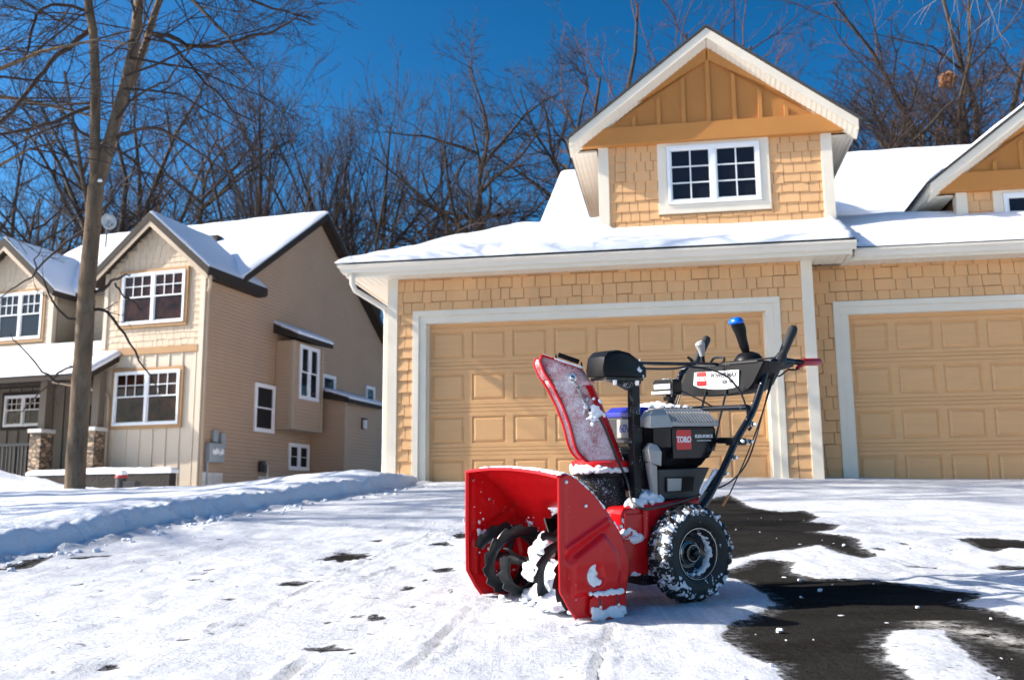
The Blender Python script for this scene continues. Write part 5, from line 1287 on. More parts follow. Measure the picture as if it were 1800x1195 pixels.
# --- auger
AY, AZ, AR = .152, .162, .150
ag = empty('auger'); ag.parent = sb
mb = MB(); mb.tube([(-.332,AY,AZ),(.332,AY,AZ)], .020, 14); mb.build('axle', M['black_metal'], ag, smooth=True)
mb = MB(); mb.lathe([(0,-.07),(.03,-.065),(.05,-.03),(.05,.03),(.03,.065),(0,.07)], (0,AY,AZ), 'x', 20); mb.tube([(0,AY+.02,AZ),(0,.33,.235)], [.04,.03], 12); mb.build('gearbox', M['black_metal'], ag, smooth=True)
def flight(sx, ph, turns=.98):
    n_ = 84; ro = []; 
    for i in range(n_+1):
        t = i/n_; a = ph+sx*2*math.pi*turns*t; x = sx*(.315-.235*t)
        tooth = .017*((i % 6)/6) if True else 0
        r1 = AR-.015+tooth; r0_ = AR-.048
        ro.append((a, x, r0_, r1))
    rings = []
    for a, x, r0_, r1 in ro:
        c_, s_ = math.cos(a), math.sin(a)
        pr = [(r0_,-.014*sx),(r0_+.005,-.003*sx),(r0_+.020,.003*sx),(r1,.0),(r1+.001,.004*sx),(r0_+.020,.007*sx),(r0_,.002*sx),(r0_-.004,-.009*sx)]
        rings.append([(x+dx, AY+c_*r_, AZ+s_*r_) for r_, dx in pr])
    m_ = MB(); m_.loft(rings); return m_.build('flight', M['black_metal'], ag, smooth=True, angle=35)
for sx in (-1, 1):
    for ph in ((2.75, 5.9) if sx < 0 else (2.2, 5.35)): flight(sx, ph)
    for (xx, a) in ((.27,1.2),(.27,4.3),(.12,2.6),(.12,5.7)):
        c_, s_ = math.cos(a), math.sin(a); w_ = .020; mb = MB()
        mb.add([(sx*xx-w_, AY+c_*.015, AZ+s_*.015),(sx*xx+w_, AY+c_*.015, AZ+s_*.015),(sx*xx+w_*.9, AY+c_*(AR-.035), AZ+s_*(AR-.035)),(sx*xx-w_*.9, AY+c_*(AR-.035), AZ+s_*(AR-.035))], [(0,1,2,3)])
        mb.build('spoke', M['black_metal'], ag, solid=.006)
mb = MB()
for (x, y_, z_, r_, q_) in ((.03,.13,.20,.05,(1,.9,1.3)),(.06,.12,.25,.04,(.9,.9,1)),(.10,.12,.13,.055,(1.1,.9,1.2)),(.07,.14,.07,.06,(1.3,1,.8)),(.18,.13,.10,.06,(1.2,1,1.2)),(.22,.14,.19,.05,(1.2,1,1.1)),(.0,.16,.05,.05,(1.5,1.1,.7)),(-.10,.2,.03,.045,(1.8,1.2,.5)),(.16,.10,.04,.05,(1.6,1.3,.6)),(-.02,.10,.14,.03,(.9,.9,1.2)),(.27,.13,.06,.05,(1,1,1))):
    mb.ball((x, y_, z_), r_, 22, 16, .5, q_)
for q in range(46):
    mb.ball((rc.gauss(.02,.12), rc.uniform(.04,.26), rc.uniform(.008,.022)), rc.uniform(.006,.018), 8, 6, .6, (1,1,.7))
mb.build('snow_clump', M['stuck_snow'], ag, smooth=True)

# --- chute
CY = .45
mb = MB(); mb.lathe([(.112,.22),(.108,.36),(.098,.47),(.094,.535)], (0,CY,0), 'z', 28); nk = mb.build('chute_neck', M['neck'], sb, smooth=True)
mb = MB(); mb.lathe([(.094,.50),(.118,.505),(.118,.520),(.094,.522)], (0,CY,0), 'z', 36); mb.build('gear_ring', M['black'], nk, smooth=True)
mb = MB()
for q in range(190):
    a = rc.uniform(0, 6.28); mb.ball((math.cos(a)*.112, CY+math.sin(a)*.112, .532+rc.uniform(-.008,.004)), rc.uniform(.006,.012), 7, 5, .5)
for q in range(90): a = rc.gauss(-1.9,.7); mb.ball((math.cos(a)*.118, CY+math.sin(a)*.118, .535+rc.uniform(-.014,.008)), rc.uniform(.009,.015), 7, 5, .5)
mb.build('snow_clump', M['stuck_snow'], nk, smooth=True)
# the chute stands turned on its ring; its own frame is centred on the ring
cf = empty('chute', (0,CY,0), R(-27)); cf.parent = sb
# each station: height, front y, back y, half width
CH = [(.560,-.060,.095,.090),(.574,-.080,.088,.088),(.60,-.104,.079,.086),(.628,-.117,.068,.085),(.714,-.138,.036,.085),(.795,-.167,.004,.085),(.87,-.205,-.030,.085),(.905,-.225,-.050,.085)]
def chute_ring(z, yf, yb, hw, m_=7):
    pts = []; r_ = min(.056, (yb-yf)*.45)
    pts.append((-hw, yf)); pts.append((-hw, (yf+yb-r_)*.5))
    for i in range(m_+1):
        a = math.pi/2*i/m_; pts.append((-hw+r_-r_*math.cos(a), yb-r_+r_*math.sin(a)))
    for i in range(m_+1):
        a = math.pi/2*(1-i/m_); pts.append((hw-r_+r_*math.cos(a), yb-r_+r_*math.sin(a)))
    pts.append((hw, (yf+yb-r_)*.5)); pts.append((hw, yf))
    return [(x, y, z) for x, y in pts]
rings = [chute_ring(*c) for c in CH]
mb = MB(); mb.loft(rings, close=False, cap=False); cho = mb.build('channel', M['frost'], cf, smooth=True, angle=55); m_ = cho.modifiers.new('t', 'SOLIDIFY'); m_.thickness = .005; m_.offset = -1
tag(cho, 'red discharge channel coated in frost')
mb = MB(); mb.lathe([(.098,.542),(.121,.542),(.123,.552),(.121,.564),(.092,.572)], (0,0,0), 'z', 40); mb.build('chute_base', M['red_snow'], cf, smooth=True, angle=40)
mb = MB()
for sx in (-1, 1): mb.tube([(sx*c[3], c[1]-.003, c[0]) for c in CH], .0065, 8)
mb.build('edge_bead', M['red'], cho, smooth=True)
# the rounded back, brushed clean of frost
mb = MB(); rings2 = [[(p[0]*1.012, p[1]+.0024, p[2]) for p in chute_ring(*c)[10:17]] for c in CH]; mb.loft(rings2, close=False, cap=False); mb.build('brushed_back', M['red_snow'], cho, smooth=True, angle=180)
DF = [(-.203,.868,-.035,.880),(-.246,.932,-.055,.912),(-.262,.976,-.068,.930),(-.254,.999,-.076,.943)]
def hood_ring(yf, zf, yb, zb, hw=.0925):
    pts = []; r_ = .05
    def add(x, y): pts.append((x, y, zf+(zb-zf)*(y-yf)/(yb-yf)))
    add(-hw, yf); add(-hw, (yf+yb)*.5)
    for i in range(7):
        a = math.pi/2*i/6; add(-hw+r_-r_*math.cos(a), yb-r_+r_*math.sin(a))
    for i in range(7):
        a = math.pi/2*(1-i/6); add(hw-r_+r_*math.cos(a), yb-r_+r_*math.sin(a))
    add(hw, (yf+yb)*.5); add(hw, yf); return pts
mb = MB(); mb.loft([hood_ring(*d) for d in DF], close=False, cap=False)
dfo = mb.build('deflector', M['frost'], cf, smooth=True, angle=50); m_ = dfo.modifiers.new('t', 'SOLIDIFY'); m_.thickness = .005; m_.offset = -1
tag(dfo, 'frosted red deflector hood at the top of the chute')
for sx in (-1, 1):
    mb = MB(); mb.prism([(-.205,.868),(-.175,.846),(-.150,.837),(-.128,.842),(-.114,.862),(-.085,.876),(-.036,.880),(-.040,.895),(-.215,.895)], sx*.0932, sx*.0972, 'x'); mb.build('deflector_cheek', M['frost'], dfo, bevel=.0015)
mb = MB()
for sx in (-1, 1): mb.tube([(sx*.096, a, b) for a, b in ((-.203,.866),(-.246,.932),(-.263,.977),(-.254,1.001))], .0065, 8)
mb.tube([(-.095,-.254,1.001),(-.09,-.085,.948)], .005, 6); mb.tube([(.095,-.254,1.001),(.09,-.085,.948)], .005, 6); mb.build('edge_bead', M['red'], dfo, smooth=True)
mb = MB()
for q in range(110): t = rc.random(); mb.ball((.095, -.254+.172*t, 1.003-.055*t), rc.uniform(.003,.006), 6, 4, .5)
for q in range(60): t = rc.random(); k_ = t*6.9; a = Vector(CH[int(k_)]).lerp(Vector(CH[min(int(k_)+1,7)]), k_-int(k_)); mb.ball((.055+rc.uniform(-.01,.02), a[2]-.006, a[0]), rc.uniform(.002,.0045), 6, 4, .5)
mb.build('snow_clump', M['stuck_snow'], dfo, smooth=True)
mb = MB(); mb.tube([(.05,-.180,1.006),(.05,-.094,.976)], .010, 10); mb.tube([(.05,-.19,1.005),(.05,-.188,.975)], .004, 6); mb.tube([(.05,-.084,.974),(.05,-.08,.945)], .004, 6); mb.build('hood_handle', M['black'], dfo, smooth=True)
mb = MB(); mb.ball((.100,-.132,.906), .013, 12, 9); mb.lathe([(.019,0),(.019,.006),(0,.008)], (.095,-.132,.906), 'x', 16); mb.build('pivot', M['steel'], dfo, smooth=True)
mb = MB(); sp_pts = []
for i in range(120):
    t = i/119; a = t*2*math.pi*14; c_ = Vector((.100,-.125,.893)).lerp(Vector((.100,-.073,.800)), t); sp_pts.append((c_.x+.006*math.cos(a), c_.y+.006*math.sin(a), c_.z))
mb.tube(sp_pts, .0024, 5); mb.build('spring', M['steel'], cho, smooth=True)
mb = MB(); mb.box(.088, .106, -.062, -.018, .735, .785); mb.build('cable_bracket', M['black_dust'], cho, bevel=.004)
mb = MB()
for q in range(46): mb.ball((.105, rc.gauss(-.038,.015), rc.gauss(.764,.02)), rc.uniform(.005,.011), 7, 5, .5)
for q in range(14): mb.ball((.090, rc.gauss(-.085,.015), rc.gauss(.80,.02)), rc.uniform(.004,.008), 7, 5, .5)
mb.build('snow_clump', M['stuck_snow'], cho, smooth=True)
mb = MB(); mb.tube(smooth_path([(.098,.372,.745),(.108,.405,.678),(.118,.441,.585),(.14,.480,.48),(.20,.45,.41),(.25,.464,.382),(.25,.552,.386),(.25,.706,.409),(.25,.802,.442),(.255,.862,.508)], 5), .0055, 7)
mb.build('cable', M['cable'], sb, smooth=True)

# --- chute drive: post, arm, motor cover
mb = MB(); mb.box(.112, .150, .508, .546, .40, .905); po = mb.build('chute_post', M['black_dust'], sb, bevel=.004)
mb = MB(); mb.prism([(.556,.955),(.556,.885),(.50,.855),(.43,.885),(.345,.900),(.345,.918),(.50,.955)], .110, .152, 'x'); mb.build('chute_arm', M['black_dust'], po, bevel=.006)
mb = MB()
PH = [(.318,.905),(.312,.935),(.322,.985),(.345,1.008),(.40,1.016),(.455,1.006),(.51,.975),(.545,.945),(.545,.905)]
rings = []
for t, s_ in ((-.048,.80),(-.040,.95),(-.02,1),(.05,1),(.072,.96),(.080,.82)):
    cy_, cz_ = .43, .93; rings.append([(.125+t, cy_+(y-cy_)*s_, cz_+(z-cz_)*s_) for y, z in PH])
mb.loft(rings); mc = mb.build('motor_cover', M['black'], sb, smooth=True, angle=28)
mb = MB(); mb.box(.085, .19, .34, .53, .892, .904); mb.build('motor_plate', M['tube'], mc)
mb = MB()
for y in (.385, .50): mb.lathe([(0,-.022),(.008,-.02),(.010,0)], (.185, y, .893), 'z', 10)
mb.build('bolt', M['steel'], mc, smooth=True)
mb = MB()
for q in range(46): mb.ball((rc.uniform(.115,.15), rc.uniform(.46,.555), .957+rc.uniform(-.002,.004)), rc.uniform(.005,.010), 7, 5, .5, (1.2,1.2,.6))
for q in range(12): mb.ball((.204, rc.gauss(.50,.012), rc.gauss(.935,.016)), rc.uniform(.003,.007), 6, 4, .5)
mb.build('snow_clump', M['stuck_snow'], po, smooth=True)
mb = MB(); mb.tube([(.14,.53,.968),(.06,1.08,.985)], .0075, 8); mb.build('chute_rod', M['tube'], sb, smooth=True)
mb = MB(); mb.tube(smooth_path([(.16,.54,.945),(.12,.75,.952),(.09,.90,.967),(.16,1.02,.93),(.22,1.06,.84),(.262,1.05,.745)], 5), .0045, 6); mb.build('cable', M['cable'], sb, smooth=True)

# --- chassis
mb = MB(); mb.prism([(.395,.130),(.395,.36),(.41,.385),(.60,.398),(.83,.412),(.86,.39),(.86,.20),(.80,.13),(.52,.105)], -.195, .195, 'x'); ch_ = mb.build('chassis', M['red'], sb, bevel=.012)
mb = MB(); mb.box(.196, .206, .40, .525, .12, .262); mb.tube([(.20,.515,.26),(.20,.515,.395)], .017, 10); mb.box(.196,.202,.41,.50,.265,.36); mb.build('side_bracket', M['red_snow'], ch_, bevel=.006)
mb = MB(); mb.lathe([(.165,.30),(.165,.40)], (0,.0,.0), 'y', 30); mb.v = [(x, y, z+.235) for x, y, z in mb.v]; mb.build('impeller_housing', M['red'], ch_, smooth=True)
mb = MB(); mb.lathe([(.03,.21),(.05,.215),(.05,.245),(.02,.25)], (0,.60,.11), 'x', 20); mb.box(.10,.20,.50,.62,.075,.12); mb.build('gear_case', M['black_dust'], ch_, smooth=False)
mb = MB()
def heap(mb, cx_, cy_, cz_, sx_, sy_, sz_, n_, r0_=.014, r1_=.03):
    for q in range(n_):
        x, y = rc.gauss(0, .5), rc.gauss(0, .5); h = max(0, 1-x*x-y*y)*rc.random()
        mb.ball((cx_+x*sx_, cy_+y*sy_, cz_+h*sz_), rc.uniform(r0_, r1_), 8, 6, .6)
heap(mb, .15, .47, .255, .045, .05, .075, 90); heap(mb, .165, .43, .285, .02, .02, .07, 26); heap(mb, .12, .58, .40, .06, .07, .045, 70, .01, .022); heap(mb, .17, .48, .392, .025, .03, .02, 30, .008, .014)
heap(mb, .203, .45, .122, .004, .03, .01, 16, .004, .008); heap(mb, .15, .54, .12, .03, .02, .04, 24, .01, .02)
mb.build('snow_clump', M['stuck_snow'], ch_, smooth=True)

# --- battery pack and its housing
def octa(x0, x1, y0, y1, c):
    return [(x0+c,y0),(x1-c,y0),(x1,y0+c),(x1,y1-c),(x1-c,y1),(x0+c,y1),(x0,y1-c),(x0,y0+c)]
mb = MB(); mb.loft([[(x,y,z) for x, y in octa(*a)] for z, a in ((.530,(-.15,.15,.645,.875,.03)),(.545,(-.165,.165,.625,.895,.03)),(.622,(-.2,.2,.60,.955,.035)),(.705,(-.2,.2,.60,.945,.035)),(.712,(-.19,.19,.61,.935,.035)))])
bxo = mb.build('battery_case', M['black_gloss'], sb, bevel=.004); tag(bxo, 'black battery case with lettering on its side')
# raised rectangular panel that carries the lettering
mb = MB(); mb.prism([(.668,.572),(.868,.572),(.912,.628),(.912,.698),(.668,.698)], .2005, .2065, 'x'); mb.build('case_panel', M['black_gloss'], bxo, bevel=.004)
# ribbed silver lid
mb = MB(); mb.loft([[(x,y,z) for x, y in octa(*a)] for z, a in ((.706,(-.212,.212,.585,.962,.04)),(.728,(-.212,.212,.585,.962,.04)),(.772,(-.165,.165,.635,.915,.03)),(.782,(-.155,.155,.645,.905,.03)))]); lid = mb.build('lid', M['silver'], bxo, bevel=.004)
mb = MB()
for i in range(15):
    y = .665+i*.0165
    mb.prism([(.216,.722),(.1725,.767),(.1725,.771),(.219,.728)], y, y+.008, 'y')
mb.build('lid_rib', M['silver'], lid)
mb = MB(); mb.box(.02, .135, .68, .88, .7825, .786); mb.build('lid_recess', M['greyp'], lid)
mb = MB()
for i, w_ in enumerate((.014,.010,.012,.010,.014,.012,.009,.012)): 
    y = .69+i*.023; mb.box(.10, .128, y, y+w_, .7862, .789)
mb.build('lid_marks', M['silver'], lid)
mb = MB(); heap(mb, -.04, .78, .786, .10, .10, .016, 130, .010, .018); mb.build('snow_clump', M['stuck_snow'], lid, smooth=True)
# silver corner brackets at the front corner nearest to us
mb = MB()
mb.loft([[(.14,.57,.702),(.215,.540,.700),(.222,.655,.704),(.15,.66,.706)], [(.10,.575,.735),(.208,.548,.750),(.216,.640,.755),(.12,.65,.75)], [(.11,.60,.772),(.185,.585,.778),(.19,.640,.780),(.12,.64,.778)]])
mb.loft([[(.12,.58,.565),(.208,.545,.560),(.210,.60,.545),(.13,.62,.55)], [(.12,.575,.61),(.214,.53,.612),(.218,.598,.603),(.13,.62,.61)], [(.13,.60,.640),(.20,.552,.638),(.204,.585,.632),(.13,.62,.64)]])
mb.loft([[(.150,.588,.43),(.178,.588,.43),(.180,.604,.43),(.15,.61,.43)], [(.14,.57,.56),(.200,.552,.560),(.202,.585,.545),(.14,.60,.55)]])
mb.build('corner_bracket', M['silver'], bxo, bevel=.003)
# motor housing below
mb = MB(); mb.loft([[(x,y,z) for x, y in octa(*a)] for z, a in ((.405,(-.165,.165,.615,.865,.02)),(.44,(-.165,.165,.615,.87,.02)),(.53,(-.17,.17,.60,.925,.02)))]); mh = mb.build('motor_housing', M['greyp'], sb, bevel=.004)
mb = MB(); mb.prism([(.655,.436),(.805,.436),(.815,.495),(.655,.498)], .166, .1725, 'x'); mb.build('vent_opening', M['black'], mh)
mb = MB(); mb.prism([(.662,.44),(.735,.44),(.74,.49),(.662,.492)], .1726, .176, 'x'); mb.build('motor_can', M['silver'], mh)
# the battery itself, facing forward
mb = MB(); mb.loft([[(x,y,z) for x, y in octa(*a)] for z, a in ((.635,(-.14,.095,.585,.66,.012)),(.745,(-.14,.095,.582,.66,.012)))]); bt_ = mb.build('battery', M['greyp'], sb, bevel=.004)
mb = MB(); mb.loft([[(x,y,z) for x, y in octa(*a)] for z, a in ((.746,(-.143,.098,.578,.66,.012)),(.765,(-.143,.098,.578,.66,.012)),(.790,(-.12,.075,.60,.66,.012)))]); mb.build('battery_cap', M['blue'], bt_, bevel=.004)
mb = MB(); mb.box(-.045, .065, .574, .5815, .658, .738); mb.build('battery_face', M['silver'], bt_, bevel=.006)
mb = MB(); mb.box(-.16, .11, .545, .60, .44, .60); mb.build('front_cover', M['greyp'], mh, bevel=.012)

# --- lettering
def words(body, name, parent, origin, xdir, up, size, mat, sx=1.0, bold=0.0, shear=0.0):
    cu = bpy.data.curves.new(name, 'FONT'); cu.body = body; cu.size = size; cu.align_x = 'CENTER'; cu.align_y = 'CENTER'; cu.offset = bold; cu.shear = shear; cu.extrude = .0006
    t = bpy.data.objects.new(name, cu); COL.objects.link(t); bpy.context.view_layer.update()
    me = bpy.data.meshes.new_from_object(t.evaluated_get(bpy.context.evaluated_depsgraph_get())); bpy.data.objects.remove(t)
    xd = Vector(xdir).normalized(); ud = Vector(up).normalized(); nd = xd.cross(ud)
    for v in me.vertices:
        p = v.co.copy(); v.co = Vector(origin)+xd*p.x*sx+ud*p.y+nd*p.z
    me.materials.clear(); me.materials.append(mat); o = bpy.data.objects.new(name, me); COL.objects.link(o); o.parent = parent; return o
def serif_logo(parent, origin, xdir, up, w_):
    xd = Vector(xdir).normalized(); ud = Vector(up).normalized(); nd = xd.cross(ud); hw = w_/2
    pts = []
    for (sx, sy) in ((1,1),(-1,1),(-1,-1),(1,-1)):
        for k_ in range(5):
            a = math.atan2(sy, sx)-math.pi/4+math.pi/8*k_; pts.append((sx*(hw-.008)+.008*math.cos(a), sy*(hw-.008)*.98+.008*math.sin(a)))
    mb = MB(); o0 = Vector(origin)
    mb.loft([[o0+xd*a+ud*b for a, b in pts], [o0+xd*a+ud*b+nd*.0015 for a, b in pts]]); lg = mb.build('logo_plate', M['red_label'], parent)
    words('TORO', 'lettering', lg, o0+nd*.0018, xdir, up, w_*.40, M['white_ink'], .86, .0012)
    mb = MB()                                                           # slab serifs on the T and the R
    for cx_, cz_ in ((-.335,-.118),(.085,-.118),(.235,-.118)):
        c_ = o0+xd*(cx_*w_)+ud*(cz_*w_)+nd*.0019; q = xd*(.062*w_); v_ = ud*(.014*w_)
        mb.quad(c_-q-v_, c_+q-v_, c_+q+v_, c_-q+v_)
    mb.build('serif', M['white_ink'], lg)
    return lg
serif_logo(bxo, (.2068,.728,.651), (0,1,0), (0,0,1), .083)
words('FLEX-FORCE', 'lettering', bxo, (.2072,.842,.664), (0,1,0), (0,0,1), .0182, M['white_ink'], 1.0, .0006)
words('POWER SYSTEM', 'lettering', bxo, (.2072,.842,.646), (0,1,0), (0,0,1), .0088, M['white_ink'], 1.28)
words('60V', 'lettering', bt_, (.010,.5735,.698), (1,0,0), (0,0,1), .050, M['blue_ink'], .9, .001)

# --- handles
HP = [(.70,.33),(.781,.40),(.862,.50),(.915,.575),(.965,.650),(1.06,.760),(1.12,.870),(1.155,.945),(1.178,.972),(1.215,.988),(1.27,.992),(1.325,.990)]
for sx in (1, -1):
    h_ = empty('handlebar'); h_.parent = sb; X = .275*sx
    mb = MB(); mb.tube(smooth_path([(X, y, z) for y, z in HP], 4), .0155, 12); mb.build('tube', M['tube'], h_, smooth=True)
    mb = MB(); mb.prism([(.76,.40),(.80,.38),(.885,.50),(.885,.525),(.845,.525),(.775,.425)], X-.024*sx-.003, X-.024*sx+.003, 'x'); mb.build('mount_plate', M['silver'], h_, bevel=.002)
    mb = MB(); mb.tube([(X, 1.305,.990),(X, 1.40,.991)], .013, 10); mb.tube([(X, 1.30,.955),(X,1.345,.955),(X,1.39,.985)], .005, 6); mb.build('lever_stub', M['black'], h_, smooth=True)
    mb = MB(); mb.tube([(X,1.388,.991),(X,1.395,.991),(X,1.50,.995),(X,1.508,.995)], [.0145,.0172,.0172,.014], 14); mb.tube([(X,1.355,.962),(X,1.395,.984)], [.010,.013], 8); mb.build('red_grip', M['red_grip'], h_, smooth=True)
    mb = MB(); mb.tube([(X,1.225,.965),(X,1.245,.992),(X,1.262,1.02)], [.026,.030,.022], 14); mb.tube([(X,1.225,.97),(X,1.315,.982)], [.024,.017], 12); mb.build('clamp', M['rubber_grip'], h_, smooth=True)
    mb = MB(); mb.tube([(X,1.262,1.018),(X,1.275,1.04),(X,1.335,1.135),(X,1.343,1.147)], [.017,.0195,.0215,.0165], 14); mb.build('hand_grip', M['rubber_grip'], h_, smooth=True)
    mb = MB()
    for (y, z) in ((1.048,.712),(1.025,.640),(.972,.642),(.93,.575),(.875,.51)):
        mb.lathe([(0,.030*sx),(.007,.029*sx),(.009,.012*sx),(.012,.011*sx),(.012,.0)], (X, y+.004, z), 'x', 8)
    mb.build('bolt', M['steel'], h_)
    mb = MB(); mb.tube([(X+.004*sx,1.02,.735),(X+.004*sx,1.07,.715),(X+.004*sx,1.035,.69)], .007, 6); mb.box(min(X-.03*sx,X+.012*sx), max(X-.03*sx,X+.012*sx), .93, 1.01, .625, .655); mb.build('bracket', M['black_dust'], h_, bevel=.003)
    mb = MB(); mb.tube(smooth_path([(X+.012*sx,1.205,.952),(X+.014*sx,1.16,.86),(X+.016*sx,1.03,.62),(X+.012*sx,.90,.42),(X+.01*sx,.87,.385)], 5), .0028, 6)
    mb.tube(smooth_path([(X,1.30,.958),(X,1.24,.925),(X+.004*sx,1.19,.918),(X+.008*sx,1.13,.79),(X+.012*sx,1.02,.565),(X+.012*sx,.90,.47),(X-.02*sx,.80,.44)], 5), .0038, 6); mb.build('cable', M['cable'], h_, smooth=True)
    mb = MB(); mb.tube([(X+.011*sx,.90,.42),(X+.01*sx,.862,.378)], .0055, 8); mb.build('cable_end', M['orange'], h_, smooth=True)
    mb = MB()
    for q in range(70):
        k_ = rc.uniform(5.2, 9.9); a = Vector(HP[int(k_)]).lerp(Vector(HP[int(k_)+1]), k_-int(k_)); mb.ball((X+rc.uniform(-.008,.008), a.x-.008, a.y+.011), rc.uniform(.0025,.005), 6, 4, .5)
    for q in range(40): a = Vector((.775,.425)).lerp(Vector((.865,.52)), rc.random()); mb.ball((X-.02*sx, a.x-.004, a.y+.004), rc.uniform(.006,.011), 6, 5, .5)
    mb.build('snow_clump', M['stuck_snow'], h_, smooth=True)
mb = MB(); mb.tube(smooth_path([(.272,1.085,.765),(.25,1.06,.782),(.22,1.055,.786),(-.22,1.055,.786),(-.25,1.06,.782),(-.272,1.085,.765)], 4), .0135, 10); mb.build('cross_tube', M['tube'], sb, smooth=True)
mb = MB(); mb.box(-.27, .262, .955, .978, .632, .658); mb.build('cross_bracket', M['black_dust'], sb, bevel=.003)
mb = MB()
for x in (-.03, .10): mb.tube([(x,1.09,.87),(x-.01,1.05,.73),(x,1.0,.60)], .005, 6)
mb.build('cable', M['cable'], sb, smooth=True)

# --- console between the handles
CP = [(-.168,.983),(-.19,.94),(-.212,.899),(-.217,.868),(-.20,.853),(-.113,.846),(.02,.846),(.117,.850),(.20,.856),(.235,.868),(.262,.89),(.29,.935),(.318,.985)]
mb = MB(); rings = []
for y, s_ in ((1.092,.965),(1.10,1.0),(1.20,1.0),(1.225,.96)): rings.append([(.05+(x-.05)*s_, y+(.0 if z < .9 else .012*(z-.9)/.09), .92+(z-.92)*s_) for x, z in CP])
mb.loft(rings); cn = mb.build('console', M['black'], sb, smooth=True, angle=30); tag(cn, 'black control console with a white name label')
LP = [(-.104,.957),(.178,.954),(.174,.884),(.150,.876),(.092,.871),(.02,.873),(-.072,.884),(-.112,.898)]
mb = MB(); mb.prism(LP, 1.0885, 1.0935, 'y'); lb_ = mb.build('name_label', M['white_label'], cn, bevel=.001)
serif_logo(lb_, (-.056,1.088,.924), (1,0,0), (0,0,1), .064)
words('POWER MAX', 'lettering', lb_, (.085,1.0875,.934), (1,0,0), (0,0,1), .030, M['ink'], .92, .0007, .12)
words('826 HA', 'lettering', lb_, (.110,1.0875,.905), (1,0,0), (0,0,1), .022, M['ink'], 1.0, .0006, .12)
mb = MB(); mb.lathe([(.070,-.10),(.070,-.02),(.066,.015),(.048,.038),(.02,.050),(0,.052)], (.146,1.187,.990), 'z', 26); mb.build('lever_dome', M['black'], cn, smooth=True)
mb = MB(); mb.box(-.14, .28, 1.10, 1.22, .976, .992); mb.build('console_top', M['black_dust'], cn, bevel=.006)
mb = MB()
for sx in (-1, 1): pass
mb.tube(smooth_path([(.06,1.11,.992),(.08,1.10,1.012),(-.0,1.12,1.02),(-.06,1.15,1.0)], 4), .006, 6); mb.tube([(.05,1.10,.99),(.33,1.16,1.0)], .004, 6); mb.build('cable', M['cable'], cn, smooth=True)
mb = MB(); mb.loft([[(.147+dx*s_, y+.024+dy*s_, z) for dx, dy in ((-.024,-.02),(.024,-.02),(.028,.008),(.016,.022),(-.016,.022),(-.028,.008))] for y, z, s_ in ((1.15,1.02,1.0),(1.118,1.10,.86),(1.112,1.125,1.15),(1.10,1.15,1.35),(1.092,1.172,1.2),(1.088,1.178,.9))]); lv_ = mb.build('speed_lever', M['black'], cn, smooth=True, angle=180, subsurf=1)
mb = MB(); mb.loft([[(.147+dx*s_, y+.024+dy*s_, z+dz) for dx, dy, dz in ((-.030,-.030,-.008),(.030,-.030,-.008),(.034,.008,0),(.018,.028,.0),(-.018,.028,.0),(-.034,.008,0))] for y, z, s_ in ((1.094,1.160,1.16),(1.090,1.176,1.12),(1.085,1.190,.8),(1.083,1.194,.4))]); mb.build('lever_cap', M['blue_knob'], lv_, smooth=True, angle=180, subsurf=2)
mb = MB(); mb.tube([(-.10,1.14,.98),(-.10,1.14,1.04)], [.014,.009], 10); kb = mb.build('chute_lever', M['black'], cn, smooth=True)
mb = MB(); mb.tube([(-.10,1.14,1.035),(-.10,1.135,1.06),(-.10,1.125,1.092),(-.10,1.12,1.102)], [.012,.016,.024,.016], 12); mb.build('lever_knob', M['silver'], kb, smooth=True)
mb = MB(); mb.tube([(-.15,1.13,.985),(-.155,1.12,1.02),(-.17,1.11,1.035)], [.012,.008,.006], 8); mb.build('trigger', M['black'], cn, smooth=True)
# work light
mb = MB(); mb.loft([[(x,y,z) for x, z in ((-.215,.862),(-.205,.852),(-.085,.852),(-.075,.862),(-.075,.912),(-.09,.924),(-.20,.924),(-.215,.912))] for y in (.93,.985)]); wl_ = mb.build('work_light', M['black'], sb, bevel=.004)
mb = MB(); mb.box(-.200, -.090, .922, .931, .878, .902); mb.build('light_lens', M['lens'], wl_, bevel=.003)
mb = MB(); mb.box(-.212,-.078,.915,.931,.854,.870); mb.build('light_rim', M['silver'], wl_, bevel=.003)
mb = MB(); mb.tube([(-.145,.96,.855),(-.145,.97,.82),(-.145,1.0,.80),(-.145,1.055,.79)], .011, 8); mb.box(-.165,-.125,.95,.98,.825,.845); mb.build('light_mount', M['black'], wl_)
mb = MB(); heap(mb, -.145, .955, .922, .045, .018, .002, 14, .004, .006); mb.build('snow_clump', M['stuck_snow'], wl_, smooth=True)
mb = MB(); mb.tube([(-.08,.98,.87),(.02,1.02,.82),(.06,1.05,.79)], .004, 6); mb.build('cable', M['cable'], wl_)

